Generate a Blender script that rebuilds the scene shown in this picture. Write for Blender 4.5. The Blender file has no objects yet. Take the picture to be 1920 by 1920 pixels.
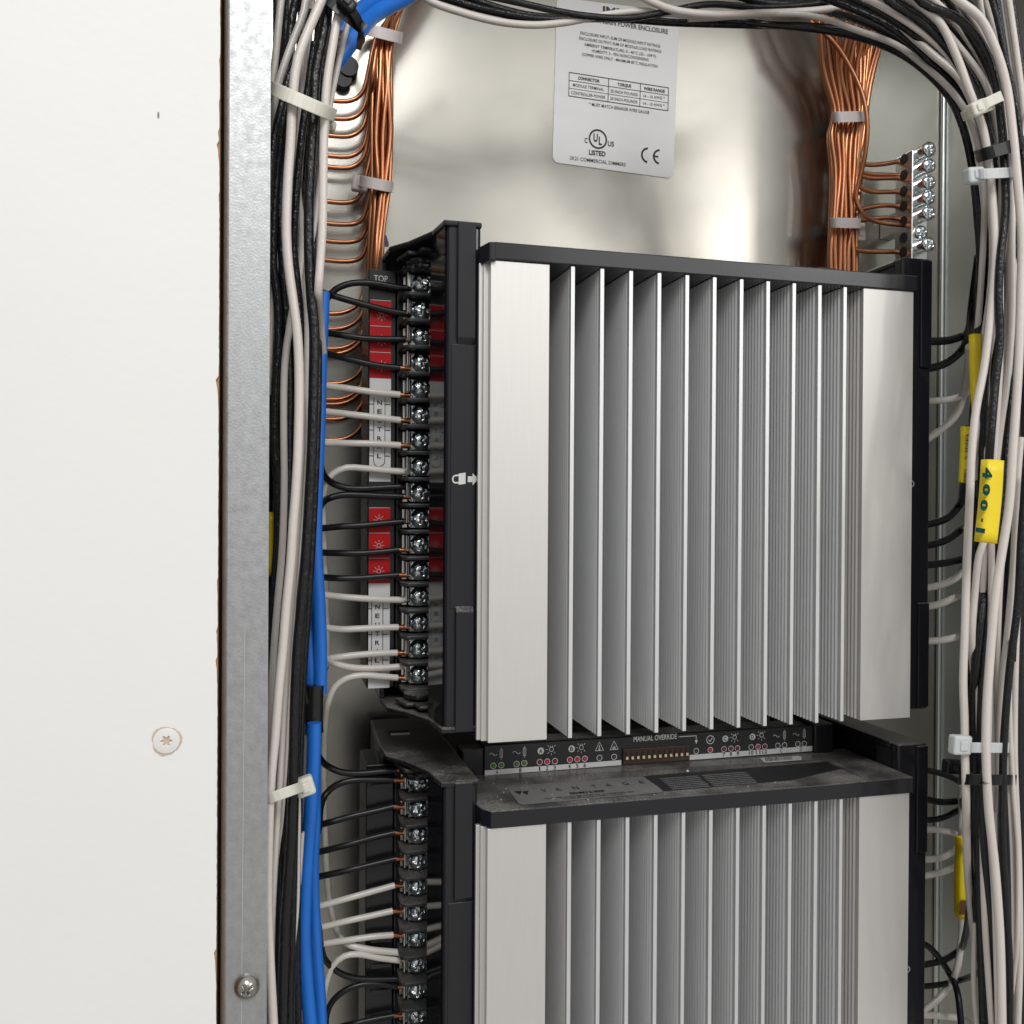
import bpy, math, random
from mathutils import Vector, Matrix
random.seed(7)
S = bpy.context.scene
COL = S.collection

# ------------------------------------------------------------------ camera
FPX = 1760.0; YAW = math.radians(15.04)
F0 = Vector((math.sin(YAW), math.cos(YAW), -10.0/FPX)).normalized()
R0 = Vector((math.cos(YAW), -math.sin(YAW), 0))
U0 = R0.cross(F0)
CR = (R0 + U0*0.006).normalized(); CU = CR.cross(F0)
cd = bpy.data.cameras.new('camera'); cam = bpy.data.objects.new('camera', cd); COL.objects.link(cam)
cam.matrix_world = Matrix(((CR.x, CU.x, -F0.x, 0), (CR.y, CU.y, -F0.y, 0), (CR.z, CU.z, -F0.z, 0), (0, 0, 0, 1)))
cd.sensor_width = 36; cd.lens = FPX/1920*36; cd.clip_start = 0.01; cd.clip_end = 50
S.camera = cam

# ------------------------------------------------------------------ world and lamps
w = bpy.data.worlds.new('World'); S.world = w; w.use_nodes = True
nt = w.node_tree; nt.nodes.clear()
wo = nt.nodes.new('ShaderNodeOutputWorld'); bg = nt.nodes.new('ShaderNodeBackground')
tc = nt.nodes.new('ShaderNodeTexCoord'); sx = nt.nodes.new('ShaderNodeSeparateXYZ')
mr = nt.nodes.new('ShaderNodeMapRange'); mr.inputs[1].default_value = -1; mr.inputs[2].default_value = 1
rp = nt.nodes.new('ShaderNodeValToRGB')
el = rp.color_ramp.elements
el[0].position = 0.2; el[0].color = (0.66, 0.635, 0.60, 1)
el[1].position = 0.80; el[1].color = (0.93, 0.95, 0.96, 1)
e = el.new(0.5); e.color = (0.66, 0.655, 0.64, 1)
nt.links.new(tc.outputs['Generated'], sx.inputs[0]); nt.links.new(sx.outputs[2], mr.inputs[0])
nt.links.new(mr.outputs[0], rp.inputs[0]); nt.links.new(rp.outputs[0], bg.inputs[0]); nt.links.new(bg.outputs[0], wo.inputs[0])
bg.inputs[1].default_value = 0.72

def lamp(name, loc, target, size, power, col=(1, 0.97, 0.93), size_y=None):
    l = bpy.data.lights.new(name, 'AREA'); l.energy = power; l.color = col; l.size = size
    if size_y: l.shape = 'RECTANGLE'; l.size_y = size_y
    o = bpy.data.objects.new(name, l); COL.objects.link(o); o.location = loc
    o.rotation_euler = (Vector(target)-Vector(loc)).to_track_quat('-Z', 'Y').to_euler()
    return o
lamp('ceiling_light_near', (0.98, -0.85, 0.53), (0.2, 0.35, 0), 0.07, 0.9)
lamp('fill_light_wide', (1.0, -1.2, 0.62), (0.2, 0.35, 0), 0.9, 5.5, (1, 0.99, 0.97))  # added fill with no known source, brightens the label and back panel
lamp('ceiling_light_far', (-0.05, -0.75, 0.88), (0.15, 0.35, 0), 0.45, 9.0, (1, 0.995, 0.985))
S.view_settings.view_transform = 'Standard'; S.view_settings.look = 'None'
S.view_settings.exposure = 0; S.view_settings.gamma = 1; S.view_settings.use_curve_mapping = False

# ------------------------------------------------------------------ projection helpers (photo pixel -> point on a plane)
def ray(px, py): return F0*FPX + CR*(px-960) + CU*(960-py)
def at(px, py, Y): d = ray(px, py); return d*(Y/d.y)
def atZ(px, py, Z): d = ray(px, py); return d*(Z/d.z)
def X(px, Y, py=950): return at(px, py, Y).x
def Z(px, py, Y): return at(px, py, Y).z

# ------------------------------------------------------------------ materials
M = {}
def mat(name, base, rough=0.5, metal=0.0, noise=None, bump=None, rnoise=None, coat=0, dust=None, brushed=None, spec=None, sss=0, flat=False):
    m = bpy.data.materials.new(name); m.use_nodes = True; n = m.node_tree; p = n.nodes['Principled BSDF']; L = n.links.new
    p.inputs['Base Color'].default_value = (*base, 1); p.inputs['Roughness'].default_value = rough; p.inputs['Metallic'].default_value = metal
    if spec is not None: p.inputs['Specular IOR Level'].default_value = spec
    if coat: p.inputs['Coat Weight'].default_value = coat; p.inputs['Coat Roughness'].default_value = 0.12
    if sss: p.inputs['Subsurface Weight'].default_value = sss; p.inputs['Subsurface Radius'].default_value = (0.002, 0.0018, 0.0015); p.inputs['Subsurface Scale'].default_value = 1.0
    t = n.nodes.new('ShaderNodeTexCoord'); src = t.outputs['Object']
    def nz(scale, detail=3, stretch=None):
        x = n.nodes.new('ShaderNodeTexNoise'); x.inputs['Scale'].default_value = scale; x.inputs['Detail'].default_value = detail
        if stretch:
            mp = n.nodes.new('ShaderNodeMapping'); mp.inputs['Scale'].default_value = stretch; L(src, mp.inputs[0]); L(mp.outputs[0], x.inputs['Vector'])
        else: L(src, x.inputs['Vector'])
        return x.outputs['Fac']
    def mrange(s, a, b, lo=0.22, hi=0.78):
        r = n.nodes.new('ShaderNodeMapRange'); r.inputs[1].default_value = lo; r.inputs[2].default_value = hi; r.inputs[3].default_value = a; r.inputs[4].default_value = b; L(s, r.inputs[0]); return r.outputs[0]
    colsock = None
    if noise:   # (colour2, scale, stretch)
        mx = n.nodes.new('ShaderNodeMix'); mx.data_type = 'RGBA'; mx.inputs['A'].default_value = (*base, 1); mx.inputs['B'].default_value = (*noise[0], 1)
        L(mrange(nz(noise[1], 5, noise[2] if len(noise) > 2 else None), 0, 1), mx.inputs['Factor']); colsock = mx.outputs['Result']
    if dust:    # (colour, amount): dust lying on upward faces
        g = n.nodes.new('ShaderNodeNewGeometry'); s = n.nodes.new('ShaderNodeSeparateXYZ'); L(g.outputs['Normal'], s.inputs[0])
        a = mrange(s.outputs[2], 0, 1, 0.3, 0.95); b1 = mrange(nz(60, 6), 0.25, 1, 0.35, 0.62); b2 = mrange(nz(1500, 2), 0.25, 1.25, 0.38, 0.68)
        m1 = n.nodes.new('ShaderNodeMath'); m1.operation = 'MULTIPLY'; L(a, m1.inputs[0]); L(b1, m1.inputs[1])
        m2 = n.nodes.new('ShaderNodeMath'); m2.operation = 'MULTIPLY'; L(m1.outputs[0], m2.inputs[0]); L(b2, m2.inputs[1])
        m3 = n.nodes.new('ShaderNodeMath'); m3.operation = 'MULTIPLY'; L(m2.outputs[0], m3.inputs[0]); m3.inputs[1].default_value = dust[1]
        mx = n.nodes.new('ShaderNodeMix'); mx.data_type = 'RGBA'; mx.inputs['A'].default_value = (*base, 1); mx.inputs['B'].default_value = (*dust[0], 1)
        if colsock: L(colsock, mx.inputs['A'])
        L(m3.outputs[0], mx.inputs['Factor']); colsock = mx.outputs['Result']
        rr = n.nodes.new('ShaderNodeMapRange'); rr.inputs[3].default_value = rough; rr.inputs[4].default_value = 0.8; rr.inputs[2].default_value = dust[1]; L(m3.outputs[0], rr.inputs[0]); L(rr.outputs[0], p.inputs['Roughness'])
    if colsock: L(colsock, p.inputs['Base Color'])
    if rnoise:  # (lo, hi, scale, stretch)
        L(mrange(nz(rnoise[2], 5, rnoise[3] if len(rnoise) > 3 else None), rnoise[0], rnoise[1]), p.inputs['Roughness'])
    hs = []
    if bump:    # (strength, distance, scale, stretch)
        bn = n.nodes.new('ShaderNodeBump'); bn.inputs['Strength'].default_value = bump[0]; bn.inputs['Distance'].default_value = bump[1]
        L(nz(bump[2], 4, bump[3] if len(bump) > 3 else None), bn.inputs['Height']); L(bn.outputs[0], p.inputs['Normal'])
    M[name] = m; return m
mat('galvanised_back', (0.43, 0.41, 0.365), 0.26, 1, noise=((0.34, 0.33, 0.30), 26), bump=(0.04, 0.0002, 1500))
mat('galvanised_side', (0.66, 0.68, 0.66), 0.32, 0.85, noise=((0.54, 0.56, 0.54), 40, (1, 1, .3)), bump=(0.12, 0.003, 22, (1, 1, 1.8)))
mat('galvanised_flange', (0.46, 0.47, 0.475), 0.42, 0.85, noise=((0.385, 0.39, 0.395), 700, (1, 1, 0.55)), rnoise=(0.36, 0.6, 420), bump=(0.2, 0.0003, 1500))
mat('board_white', (0.80, 0.795, 0.775), 0.55, 0, bump=(0.10, 0.0006, 420), noise=((0.775, 0.77, 0.75), 12))
mat('chipboard', (0.30, 0.17, 0.08), 0.9, 0, noise=((0.5, 0.33, 0.17), 900), bump=(0.6, 0.001, 900))
mat('dark_gap', (0.06, 0.025, 0.012), 0.9)
mat('aluminium_brushed', (0.695, 0.68, 0.655), 0.45, 0.6, rnoise=(0.42, 0.48, 300, (6, 6, .25)), noise=((0.66, 0.645, 0.62), 400, (6, 6, .15)), bump=(0.025, 0.0001, 900, (6, 6, .1)))
mat('aluminium_fin', (0.73, 0.735, 0.74), 0.42, 0.6, noise=((0.68, 0.685, 0.69), 300, (3, 3, .3)))
mat('black_plastic', (0.013, 0.013, 0.016), 0.24, 0, spec=0.33, coat=0.3, dust=((0.34, 0.32, 0.285), 0.85), bump=(0.05, 0.0002, 900))
mat('black_carrier', (0.010, 0.010, 0.011), 0.25, 0)
mat('black_gloss', (0.006, 0.006, 0.008), 0.08, 0, spec=0.26)
mat('black_matte', (0.014, 0.014, 0.015), 0.5, 0)
mat('grey_barrier', (0.028, 0.028, 0.03), 0.42, 0, dust=((0.24, 0.225, 0.20), 0.6))
mat('panel_black', (0.018, 0.018, 0.020), 0.42, 0)
mat('print_grey', (0.62, 0.62, 0.61), 0.5, 0)
mat('print_light', (0.45, 0.45, 0.44), 0.5, 0)
mat('print_black', (0.012, 0.012, 0.012), 0.5, 0)
mat('print_dark_green', (0.001, 0.02, 0.025), 0.6, 0, spec=0.1, noise=((0.003, 0.08, 0.06), 900))
mat('print_brown', (0.13, 0.05, 0.012), 0.6, 0)
mat('label_white', (0.84, 0.83, 0.83), 0.42, 0)
mat('strip_white', (0.74, 0.74, 0.75), 0.4, 0, noise=((0.66, 0.65, 0.65), 150))
mat('strip_red', (0.50, 0.008, 0.012), 0.38, 0, spec=0.2)
mat('nameplate_silver', (0.30, 0.30, 0.30), 0.4, 0.6, dust=((0.28, 0.26, 0.24), 0.6))
mat('copper', (0.63, 0.28, 0.145), 0.32, 1, noise=((0.44, 0.18, 0.09), 60, (1, 1, .3)))
mat('copper_end', (0.60, 0.24, 0.11), 0.35, 1)
mat('zinc', (0.84, 0.88, 0.90), 0.14, 1, noise=((0.66, 0.71, 0.73), 500), bump=(0.35, 0.0003, 1300))
mat('zinc_dull', (0.78, 0.77, 0.74), 0.25, 1, bump=(0.2, 0.0003, 800))
mat('steel_dark', (0.36, 0.35, 0.32), 0.25, 1)
mat('wire_white', (0.66, 0.605, 0.56), 0.36, 0, noise=((0.59, 0.535, 0.49), 35), bump=(0.35, 0.0004, 700, (1, 1, .8)), coat=0.25)
mat('wire_white_smooth', (0.70, 0.655, 0.60), 0.33, 0, bump=(0.1, 0.0003, 500), coat=0.2)
mat('wire_grey', (0.47, 0.44, 0.40), 0.4, 0, bump=(0.1, 0.0003, 500))
mat('wire_black', (0.009, 0.009, 0.010), 0.22, 0, bump=(0.7, 0.0006, 800, (1, 1, .8)), spec=0.4)
mat('wire_black_smooth', (0.009, 0.009, 0.010), 0.33, 0, bump=(0.15, 0.0003, 500), spec=0.38)
mat('cable_blue', (0.012, 0.16, 0.62), 0.42, 0, bump=(0.1, 0.0005, 250), noise=((0.010, 0.135, 0.54), 50))
mat('tape_black', (0.012, 0.012, 0.012), 0.22, 0, bump=(0.3, 0.0005, 250))
mat('nylon_natural', (0.66, 0.64, 0.56), 0.4, 0, sss=0.4, bump=(0.15, 0.0003, 900))
mat('nylon_cool', (0.52, 0.54, 0.54), 0.38, 0, sss=0.4)
mat('nylon_pink', (0.62, 0.56, 0.55), 0.42, 0, sss=0.3)
mat('nylon_black', (0.010, 0.010, 0.011), 0.3, 0, spec=0.3)
mat('chipped_paint', (0.58, 0.45, 0.32), 0.7)
mat('sleeve_yellow', (0.86, 0.66, 0.015), 0.32, 0, noise=((0.78, 0.58, 0.01), 90))
mat('led_green', (0.07, 0.20, 0.035), 0.25, 0); mat('led_red', (0.50, 0.035, 0.07), 0.25, 0)
mat('led_dark_red', (0.18, 0.025, 0.045), 0.25, 0); mat('led_off', (0.05, 0.05, 0.055), 0.25, 0)
mat('switch_body', (0.045, 0.022, 0.012), 0.3, 0); mat('switch_lever', (0.72, 0.60, 0.38), 0.4, 0)
mat('screw_white', (0.74, 0.73, 0.71), 0.35, 0); mat('recess_grey', (0.25, 0.23, 0.21), 0.6, 0)
mat('ink_purple', (0.06, 0.03, 0.16), 0.5, 0)

# ------------------------------------------------------------------ mesh builder
class MB:
    def __init__(s): s.v = []; s.f = []; s.sm = []
    def add(s, vs, fs, smooth=False):
        b = len(s.v); s.v += [tuple(v) for v in vs]; s.f += [tuple(i+b for i in f) for f in fs]; s.sm += [smooth]*len(fs); return s
    def box(s, x0, x1, y0, y1, z0, z1):
        return s.add([(x0,y0,z0),(x1,y0,z0),(x1,y1,z0),(x0,y1,z0),(x0,y0,z1),(x1,y0,z1),(x1,y1,z1),(x0,y1,z1)],
                     [(0,3,2,1),(4,5,6,7),(0,1,5,4),(1,2,6,5),(2,3,7,6),(3,0,4,7)])
    def prism(s, pts, a, b, axis='z'):
        n = len(pts)
        mk = {'z': lambda p, h: (p[0], p[1], h), 'y': lambda p, h: (p[0], h, p[1]), 'x': lambda p, h: (h, p[0], p[1])}[axis]
        vs = [mk(p, a) for p in pts] + [mk(p, b) for p in pts]
        return s.add(vs, [tuple(range(n))[::-1], tuple(range(n, 2*n))] + [(i, (i+1) % n, n+(i+1) % n, n+i) for i in range(n)])
    def obox(s, c, ax, ay, az):      # oriented box: centre and half axes
        c, ax, ay, az = map(Vector, (c, ax, ay, az)); vs = []
        for k in (-1, 1):
            for i, j in ((-1,-1),(1,-1),(1,1),(-1,1)): vs.append(c+ax*i+ay*j+az*k)
        return s.add(vs, [(0,3,2,1),(4,5,6,7),(0,1,5,4),(1,2,6,5),(2,3,7,6),(3,0,4,7)])
    def cyl(s, c, axis, r, h, n=24, r2=None):
        c = Vector(c); a = Vector(axis).normalized(); u = a.orthogonal().normalized(); v = a.cross(u); r2 = r if r2 is None else r2
        vs = [c+(u*math.cos(t)+v*math.sin(t))*r for t in [2*math.pi*i/n for i in range(n)]]
        vs += [c+a*h+(u*math.cos(t)+v*math.sin(t))*r2 for t in [2*math.pi*i/n for i in range(n)]]
        s.add(vs, [(i, (i+1) % n, n+(i+1) % n, n+i) for i in range(n)], True)
        return s.add(vs, [tuple(range(n))[::-1], tuple(range(n, 2*n))])
    def build(s, name, m, parent=None, bevel=0, seg=2):
        me = bpy.data.meshes.new(name); me.from_pydata(s.v, [], s.f); me.polygons.foreach_set('use_smooth', s.sm); me.update()
        o = bpy.data.objects.new(name, me); COL.objects.link(o); me.materials.append(M[m] if isinstance(m, str) else m)
        import bmesh
        bm = bmesh.new(); bm.from_mesh(me); bmesh.ops.recalc_face_normals(bm, faces=bm.faces); bm.to_mesh(me); bm.free()
        if bevel:
            bmesh_clean(me)
            bv = o.modifiers.new('bevel', 'BEVEL'); bv.width = bevel; bv.segments = seg; bv.limit_method = 'ANGLE'; bv.harden_normals = False
        if parent is not None: o.parent = parent
        return o
def bmesh_clean(me): pass

def tag(o, label, cat, group=None, kind=None):
    if label: o['label'] = label
    if cat: o['category'] = cat
    if group: o['group'] = group
    if kind: o['kind'] = kind
    return o
def empty(name, loc=(0, 0, 0)):
    o = bpy.data.objects.new(name, None); COL.objects.link(o); o.location = loc; o.empty_display_size = 0.01
    return o
def thing(name, label, cat, group=None): return tag(empty(name), label, cat, group)

def spline(P, step=0.003):
    P = [Vector(p) for p in P]; out = []
    Q = [P[0]*2-P[1]] + P + [P[-1]*2-P[-2]]
    for i in range(1, len(Q)-2):
        a, b, c, d = Q[i-1], Q[i], Q[i+1], Q[i+2]
        ta = (b-a).length**.5 or 1e-6; tb = (c-b).length**.5 or 1e-6; td = (d-c).length**.5 or 1e-6
        m1 = ((b-a)/ta - (c-a)/(ta+tb) + (c-b)/tb)*tb; m2 = ((c-b)/tb - (d-b)/(tb+td) + (d-c)/td)*tb
        n = max(2, int((c-b).length/step))
        for k in range(n):
            t = k/n; out.append(b*(2*t**3-3*t*t+1) + m1*(t**3-2*t*t+t) + c*(-2*t**3+3*t*t) + m2*(t**3-t*t))
    out.append(P[-1]); return out
def sweep(mb, pts, r, n=12, cap=True, rfun=None):
    m = len(pts); T = [(pts[min(i+1, m-1)]-pts[max(i-1, 0)]).normalized() for i in range(m)]
    u = T[0].orthogonal().normalized(); vs = []
    for i, p in enumerate(pts):
        u = (u - T[i]*u.dot(T[i])).normalized(); v = T[i].cross(u); rr = r*(rfun(i/(m-1)) if rfun else 1)
        for k in range(n): a = 2*math.pi*k/n; vs.append(p+(u*math.cos(a)+v*math.sin(a))*rr)
    fs = [(i*n+k, i*n+(k+1) % n, (i+1)*n+(k+1) % n, (i+1)*n+k) for i in range(m-1) for k in range(n)]
    mb.add(vs, fs, True)
    if cap: mb.add(vs[:n], [tuple(range(n))[::-1]]); mb.add(vs[-n:], [tuple(range(n))])
    return mb
def rpx(p, wpx):    # radius in metres of a round wire that shows wpx pixels wide at world point p
    D = p.dot(F0); c = D/p.length
    return wpx*D*c/(2*FPX)
def wpts(P, Y=None):
    return [at(p[0], p[1], p[2] if len(p) > 2 else Y) for p in P]
ORD = ['first','second','third','fourth','fifth','sixth','seventh','eighth','ninth','tenth','eleventh','twelfth','thirteenth','fourteenth','fifteenth','sixteenth','seventeenth','eighteenth','nineteenth','twentieth']

# ------------------------------------------------------------------ printing in a plane
class Ink:
    """Thin printed shapes in a plane: origin O, right axis A, up axis B, all in metres; raised by a hair towards N."""
    def __init__(s, N): s.mb = MB(); s.N = Vector(N)
    def poly(s, P): s.mb.add(P, [tuple(range(len(P)))])
    def stroke(s, a, b, wd):
        a, b = Vector(a), Vector(b); d = (b-a).normalized(); n = d.cross(s.N).normalized()*wd/2
        s.poly([a-n, b-n, b+n, a+n])
    def path(s, P, wd):
        for a, b in zip(P[:-1], P[1:]): s.stroke(a, b, wd)
    def ring(s, c, A, B, r, wd, a0=0, a1=360, n=28):
        c = Vector(c); P = [(c+(A*math.cos(math.radians(a0+(a1-a0)*i/n))+B*math.sin(math.radians(a0+(a1-a0)*i/n)))*k) for k in (r-wd/2, r+wd/2) for i in range(n+1)]
        s.mb.add(P, [(i, i+1, n+2+i, n+1+i) for i in range(n)])
    def disc(s, c, A, B, r, n=24): c = Vector(c); s.poly([c+(A*math.cos(2*math.pi*i/n)+B*math.sin(2*math.pi*i/n))*r for i in range(n)])
    def text(s, txt, a, b, h, bold=0.008, up=None, centre=False):
        """txt fitted between baseline points a and b, capital height h"""
        a, b = Vector(a), Vector(b); d = (b-a); A = d.normalized(); B = up or s.N.cross(A)
        B = Vector(B).normalized()
        cu = bpy.data.curves.new('t', 'FONT'); cu.body = txt; cu.size = 1; cu.offset = bold; cu.resolution_u = 3
        ob = bpy.data.objects.new('t', cu); me = bpy.data.meshes.new_from_object(ob)
        vs = [v.co.copy() for v in me.vertices]; fs = [tuple(p.vertices) for p in me.polygons]
        if vs:
            x0 = min(v.x for v in vs); x1 = max(v.x for v in vs)
            sx_ = d.length/(x1-x0); sy_ = h/0.73
            if B.dot(s.N.cross(A)) < -0.5: pass
            s.mb.add([a + A*((v.x-x0)*sx_) + B*(v.y*sy_) for v in vs], fs)
        bpy.data.meshes.remove(me); bpy.data.objects.remove(ob); bpy.data.curves.remove(cu)
    def build(s, name, m, parent):
        o = s.mb.build(name, m, parent)
        return o

EX = Vector((1, 0, 0)); EZ = Vector((0, 0, 1)); EY = Vector((0, 1, 0))

# ================================================================== THE SETTING: board and enclosure
YB = 0.258
bd = thing('wall_board', 'white laminate board with a chipped brown right edge, filling the left of the photo', 'wall board')
rnd = random.Random(3)
zz = [0.42 - i*0.0011 for i in range(760)]
xe = X(409, YB)
edge = []
cur = 0
for z in zz:
    chip = 0.0
    if rnd.random() < 0.05: cur = rnd.uniform(0.0002, 0.0010)
    cur *= 0.72
    edge.append((xe - cur + rnd.uniform(-.00006, .00006), z))
face = MB(); n = len(edge)
vs = [(-0.6, YB, z) for x, z in edge] + [(x, YB, z) for x, z in edge] + [(x, YB+0.0006, z) for x, z in edge] + [(-0.6, YB+.0006, z) for x, z in edge]
face.add(vs, [(i, i+1, n+i+1, n+i) for i in range(n-1)] + [(n+i, n+i+1, 2*n+i+1, 2*n+i) for i in range(n-1)])
face.build('laminate_face', 'board_white', bd)
MB().box(-0.6, xe-0.00003, YB+0.0007, YB+0.016, zz[-1], zz[0]).build('chipboard_core', 'chipboard', bd)
c = at(312, 1389, YB)
def screw_head(r, dome, slots, depth, wslot, nr=14, na=64, star=False):
    """a screw head seen from -Y: polar height field with a driver recess"""
    vs = []; fs = []
    for i in range(nr+1):
        q = i/nr
        for k in range(na):
            a = 2*math.pi*k/na; x = r*q*math.cos(a); z = r*q*math.sin(a)
            h = dome*(1-q**2.6)
            if star:
                if q*r < depth[1]*(0.78+0.22*math.cos(6*a)): h -= depth[0]
            else:
                for (ang, hl) in slots:
                    ca, sa = math.cos(ang), math.sin(ang); u = x*ca+z*sa; v = -x*sa+z*ca
                    if abs(u) < hl*r and abs(v) < wslot/2: h = min(h, dome*(1-q**2.6)-depth)
            vs.append((x, -h, z))
    for i in range(nr):
        for k in range(na): fs.append((i*na+k, i*na+(k+1) % na, (i+1)*na+(k+1) % na, (i+1)*na+k))
    vs += [(r*math.cos(2*math.pi*k/na), 0.0012, r*math.sin(2*math.pi*k/na)) for k in range(na)]
    fs += [(nr*na+k, nr*na+(k+1) % na, (nr+1)*na+(k+1) % na, (nr+1)*na+k) for k in range(na)]
    mb = MB(); mb.add(vs, fs, True); return mb
o = screw_head(0.0033, 0.0003, None, (0.0007, 0.0015), 0, star=True, nr=22, na=72).build('screw', 'screw_white', bd); o.location = (c.x, YB-0.0003, c.z)
rg = MB(); P = []
for k in range(48):
    a = 2*math.pi*k/48; r = 0.0036 + 0.00035*math.sin(3*a+1)*rnd.uniform(.2, 1) + rnd.uniform(0, .0002)
    P.append((c.x+r*math.cos(a), YB-0.00012, c.z+r*math.sin(a)))
rg.add(P, [tuple(range(48))]); rg.build('chipped_rim', 'chipped_paint', bd)
nk = at(297, 216, YB); MB().add([(nk.x+.0004*math.cos(a)*(.7), YB-.0001, nk.z+.0009*math.sin(a)) for a in [k*.785 for k in range(8)]], [tuple(range(8))]).build('nick', 'recess_grey', bd)

BK = 0.41           # back panel
YF = 0.262          # flange front
XL = X(424, YF); XF = X(504, YF); XR = X(1763, BK); ZT = 0.300; ZBOT = -0.36
enc = thing('electrical_enclosure', 'open galvanised steel cabinet with a return flange along its left side, holding both dimmer modules', 'electrical enclosure')
MB().box(XL, XR, BK, BK+0.0012, ZBOT, ZT).build('back_panel', 'galvanised_back', enc)
MB().box(XR, XR+0.0012, YF+.002, BK-.00002, ZBOT, ZT).box(XR-0.022, XR-.0001, YF, YF+0.0012, ZBOT, ZT).build('side_panel', 'galvanised_side', enc)
MB().box(XL-.0002, XL+0.0008, YF+.008, BK-.0001, ZBOT, ZT).build('side_panel', 'galvanised_side', enc)
MB().box(XL, XR, YF+.002, BK-.0002, ZT+.0002, ZT+0.0014).build('top_panel', 'galvanised_side', enc)
# corner seam strip between back and right wall
MB().box(XR-0.0022, XR-.0001, BK-0.0022, BK-.0001, ZBOT, ZT-.001).build('corner_seam', 'galvanised_side', enc, bevel=.0008)
fl = MB(); prof = []
x0 = X(424, YF)
for i in range(9):      # rolled outer edge
    a = math.pi/2*i/8; prof.append((x0-0.0010+0.0018*(1-math.cos(a)), YF+0.0018*(1-math.sin(a))))
prof = prof[:8]
poly = [(x0-0.0010, YF+0.012)] + prof + [(XF, YF-.0000), (XF, YF+0.0013), (x0+0.0012, YF+0.0013), (x0+.0004, YF+0.012)]
fl.prism(poly, -0.33, 0.30); fl.build('flange', 'galvanised_flange', enc)
# scribed line down the flange
a0 = at(459, 1180, YF-0.00012); a1 = at(452, 1919, YF-.00012)
ink = Ink((0, -1, 0)); ink.stroke((a0.x, a0.y, a0.z), (a1.x, a1.y, a1.z-.02), 0.00016); ink.build('scribed_line', 'print_light', enc)
c = at(463, 1847, YF)
sc = screw_head(0.0033, 0.0021, [(0.5, .5), (0.5+math.pi/2, .5)], 0.0011, 0.0007, nr=26, na=72).build('flange_screw', 'steel_dark', enc); sc.location = (c.x, YF-.0012, c.z)
MB().box(X(405, YB+.02)-0.02, XL-0.0013, YB+.0165, YB+.02, -0.34, 0.3).build('shadow_gap', 'dark_gap', bd)

# --- the big printed label on the back panel
YL = BK-0.0004
def LP(u, v): return at(1000+u/5.486, v/5.486, YL-0.0002)
lb = MB()
tl = at(1044, -6, YL); tr_ = at(1274, 24, YL); br = at(1262, 335, YL); bl = at(1036, 304, YL)
R = .0028
pts = []
ax = (br-bl).normalized(); az = (tl-bl).normalized()
for cc, sx1, sz1, t0 in ((bl, 1, 1, 180), (br, -1, 1, 270), (tr_, -1, -1, 0), (tl, 1, -1, 90)):
    ce = cc + ax*(R*sx1) + az*(R*sz1)
    for k in range(7):
        t = math.radians(t0+k*15); pts.append(ce+ax*(R*math.cos(t))+az*(R*math.sin(t)))
lb.add(pts + [p+EY*0.0003 for p in pts], [tuple(range(28))] + [(i, (i+1) % 28, 28+(i+1) % 28, 28+i) for i in range(28)])
lbo = lb.build('printed_label', 'label_white', enc); lbo['label'] = 'white printed ratings label on the back panel'
ink = Ink((0, -1, 0)); H = lambda u: u/5.486/FPX*0.435
def T(txt, a, b, h, bold=0.002): ink.text(txt, LP(*a), LP(*b), H(h), bold, up=az)
T('IMPACT', (715, 150), (1180, 228), 92, .035)
T('N MAIN POWER ENCLOSURE', (655, 232), (1385, 350), 50, .012)
T('ENCLOSURE INPUT: SUM OF MODULE INPUT RATINGS', (485, 352), (1305, 490), 32)
T('ENCLOSURE OUTPUT: SUM OF MODULE LOAD RATINGS', (472, 405), (1315, 545), 32)
T('AMBIENT TEMPERATURE: 0 - 40°C (32 - 104°F)', (525, 470), (1262, 595), 32)
T('HUMIDITY: 5 - 95% NONCONDENSING', (603, 535), (1185, 630), 32)
T('COPPER WIRE ONLY - MINIMUM 80°C INSULATION', (500, 572), (1277, 697), 32)
T('CONNECTOR', (460, 815), (682, 850), 32, .03)
T('TORQUE', (865, 880), (1007, 900), 32, .03)
T('WIRE RANGE', (1135, 922), (1353, 954), 32, .03)
T('MODULE TERMINAL', (408, 886), (727, 936), 32)
T('20 INCH POUNDS', (793, 948), (1073, 990), 32)
T('14 - 10 AWG *', (1132, 1000), (1352, 1026), 32)
T('CONTROLLER POWER', (390, 965), (740, 1017), 32)
T('20 INCH POUNDS', (790, 1024), (1070, 1065), 32)
T('14 - 10 AWG *', (1130, 1076), (1350, 1102), 32)
T('* MUST MATCH BREAKER WIRE GAUGE', (575, 1085), (1193, 1172), 34)
T('2K21 COMMERCIAL DIMMERS', (375, 1640), (950, 1712), 38)
T('LISTED', (572, 1588), (742, 1608), 50, .03)
T('C', (527, 1465), (558, 1470), 52, .02); T('US', (766, 1500), (830, 1508), 52, .02)
T('U', (618, 1452), (662, 1458), 85, .03); T('L', (672, 1486), (706, 1491), 85, .03)
wln = H(7)
ink.path([LP(370, 743), LP(1392, 903), LP(1385, 1138), LP(365, 985), LP(370, 743)], wln)
ink.stroke(LP(368, 825), LP(1390, 980), H(5)); ink.stroke(LP(366, 905), LP(1387, 1057), H(4))
ink.stroke(LP(776, 808), LP(768, 1045), wln); ink.stroke(LP(1103, 860), LP(1095, 1093), wln)
ink.ring(LP(665, 1430), ax, az, H(92), H(17))
ink.ring(LP(1183, 1598), ax, az, H(72), H(19), 95, 262); ink.ring(LP(1303, 1614), ax, az, H(70), H(19), 95, 262)
ink.stroke(LP(1235, 1605), LP(1285, 1612), H(17))
ink.build('printing', 'print_black', lbo)

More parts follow.
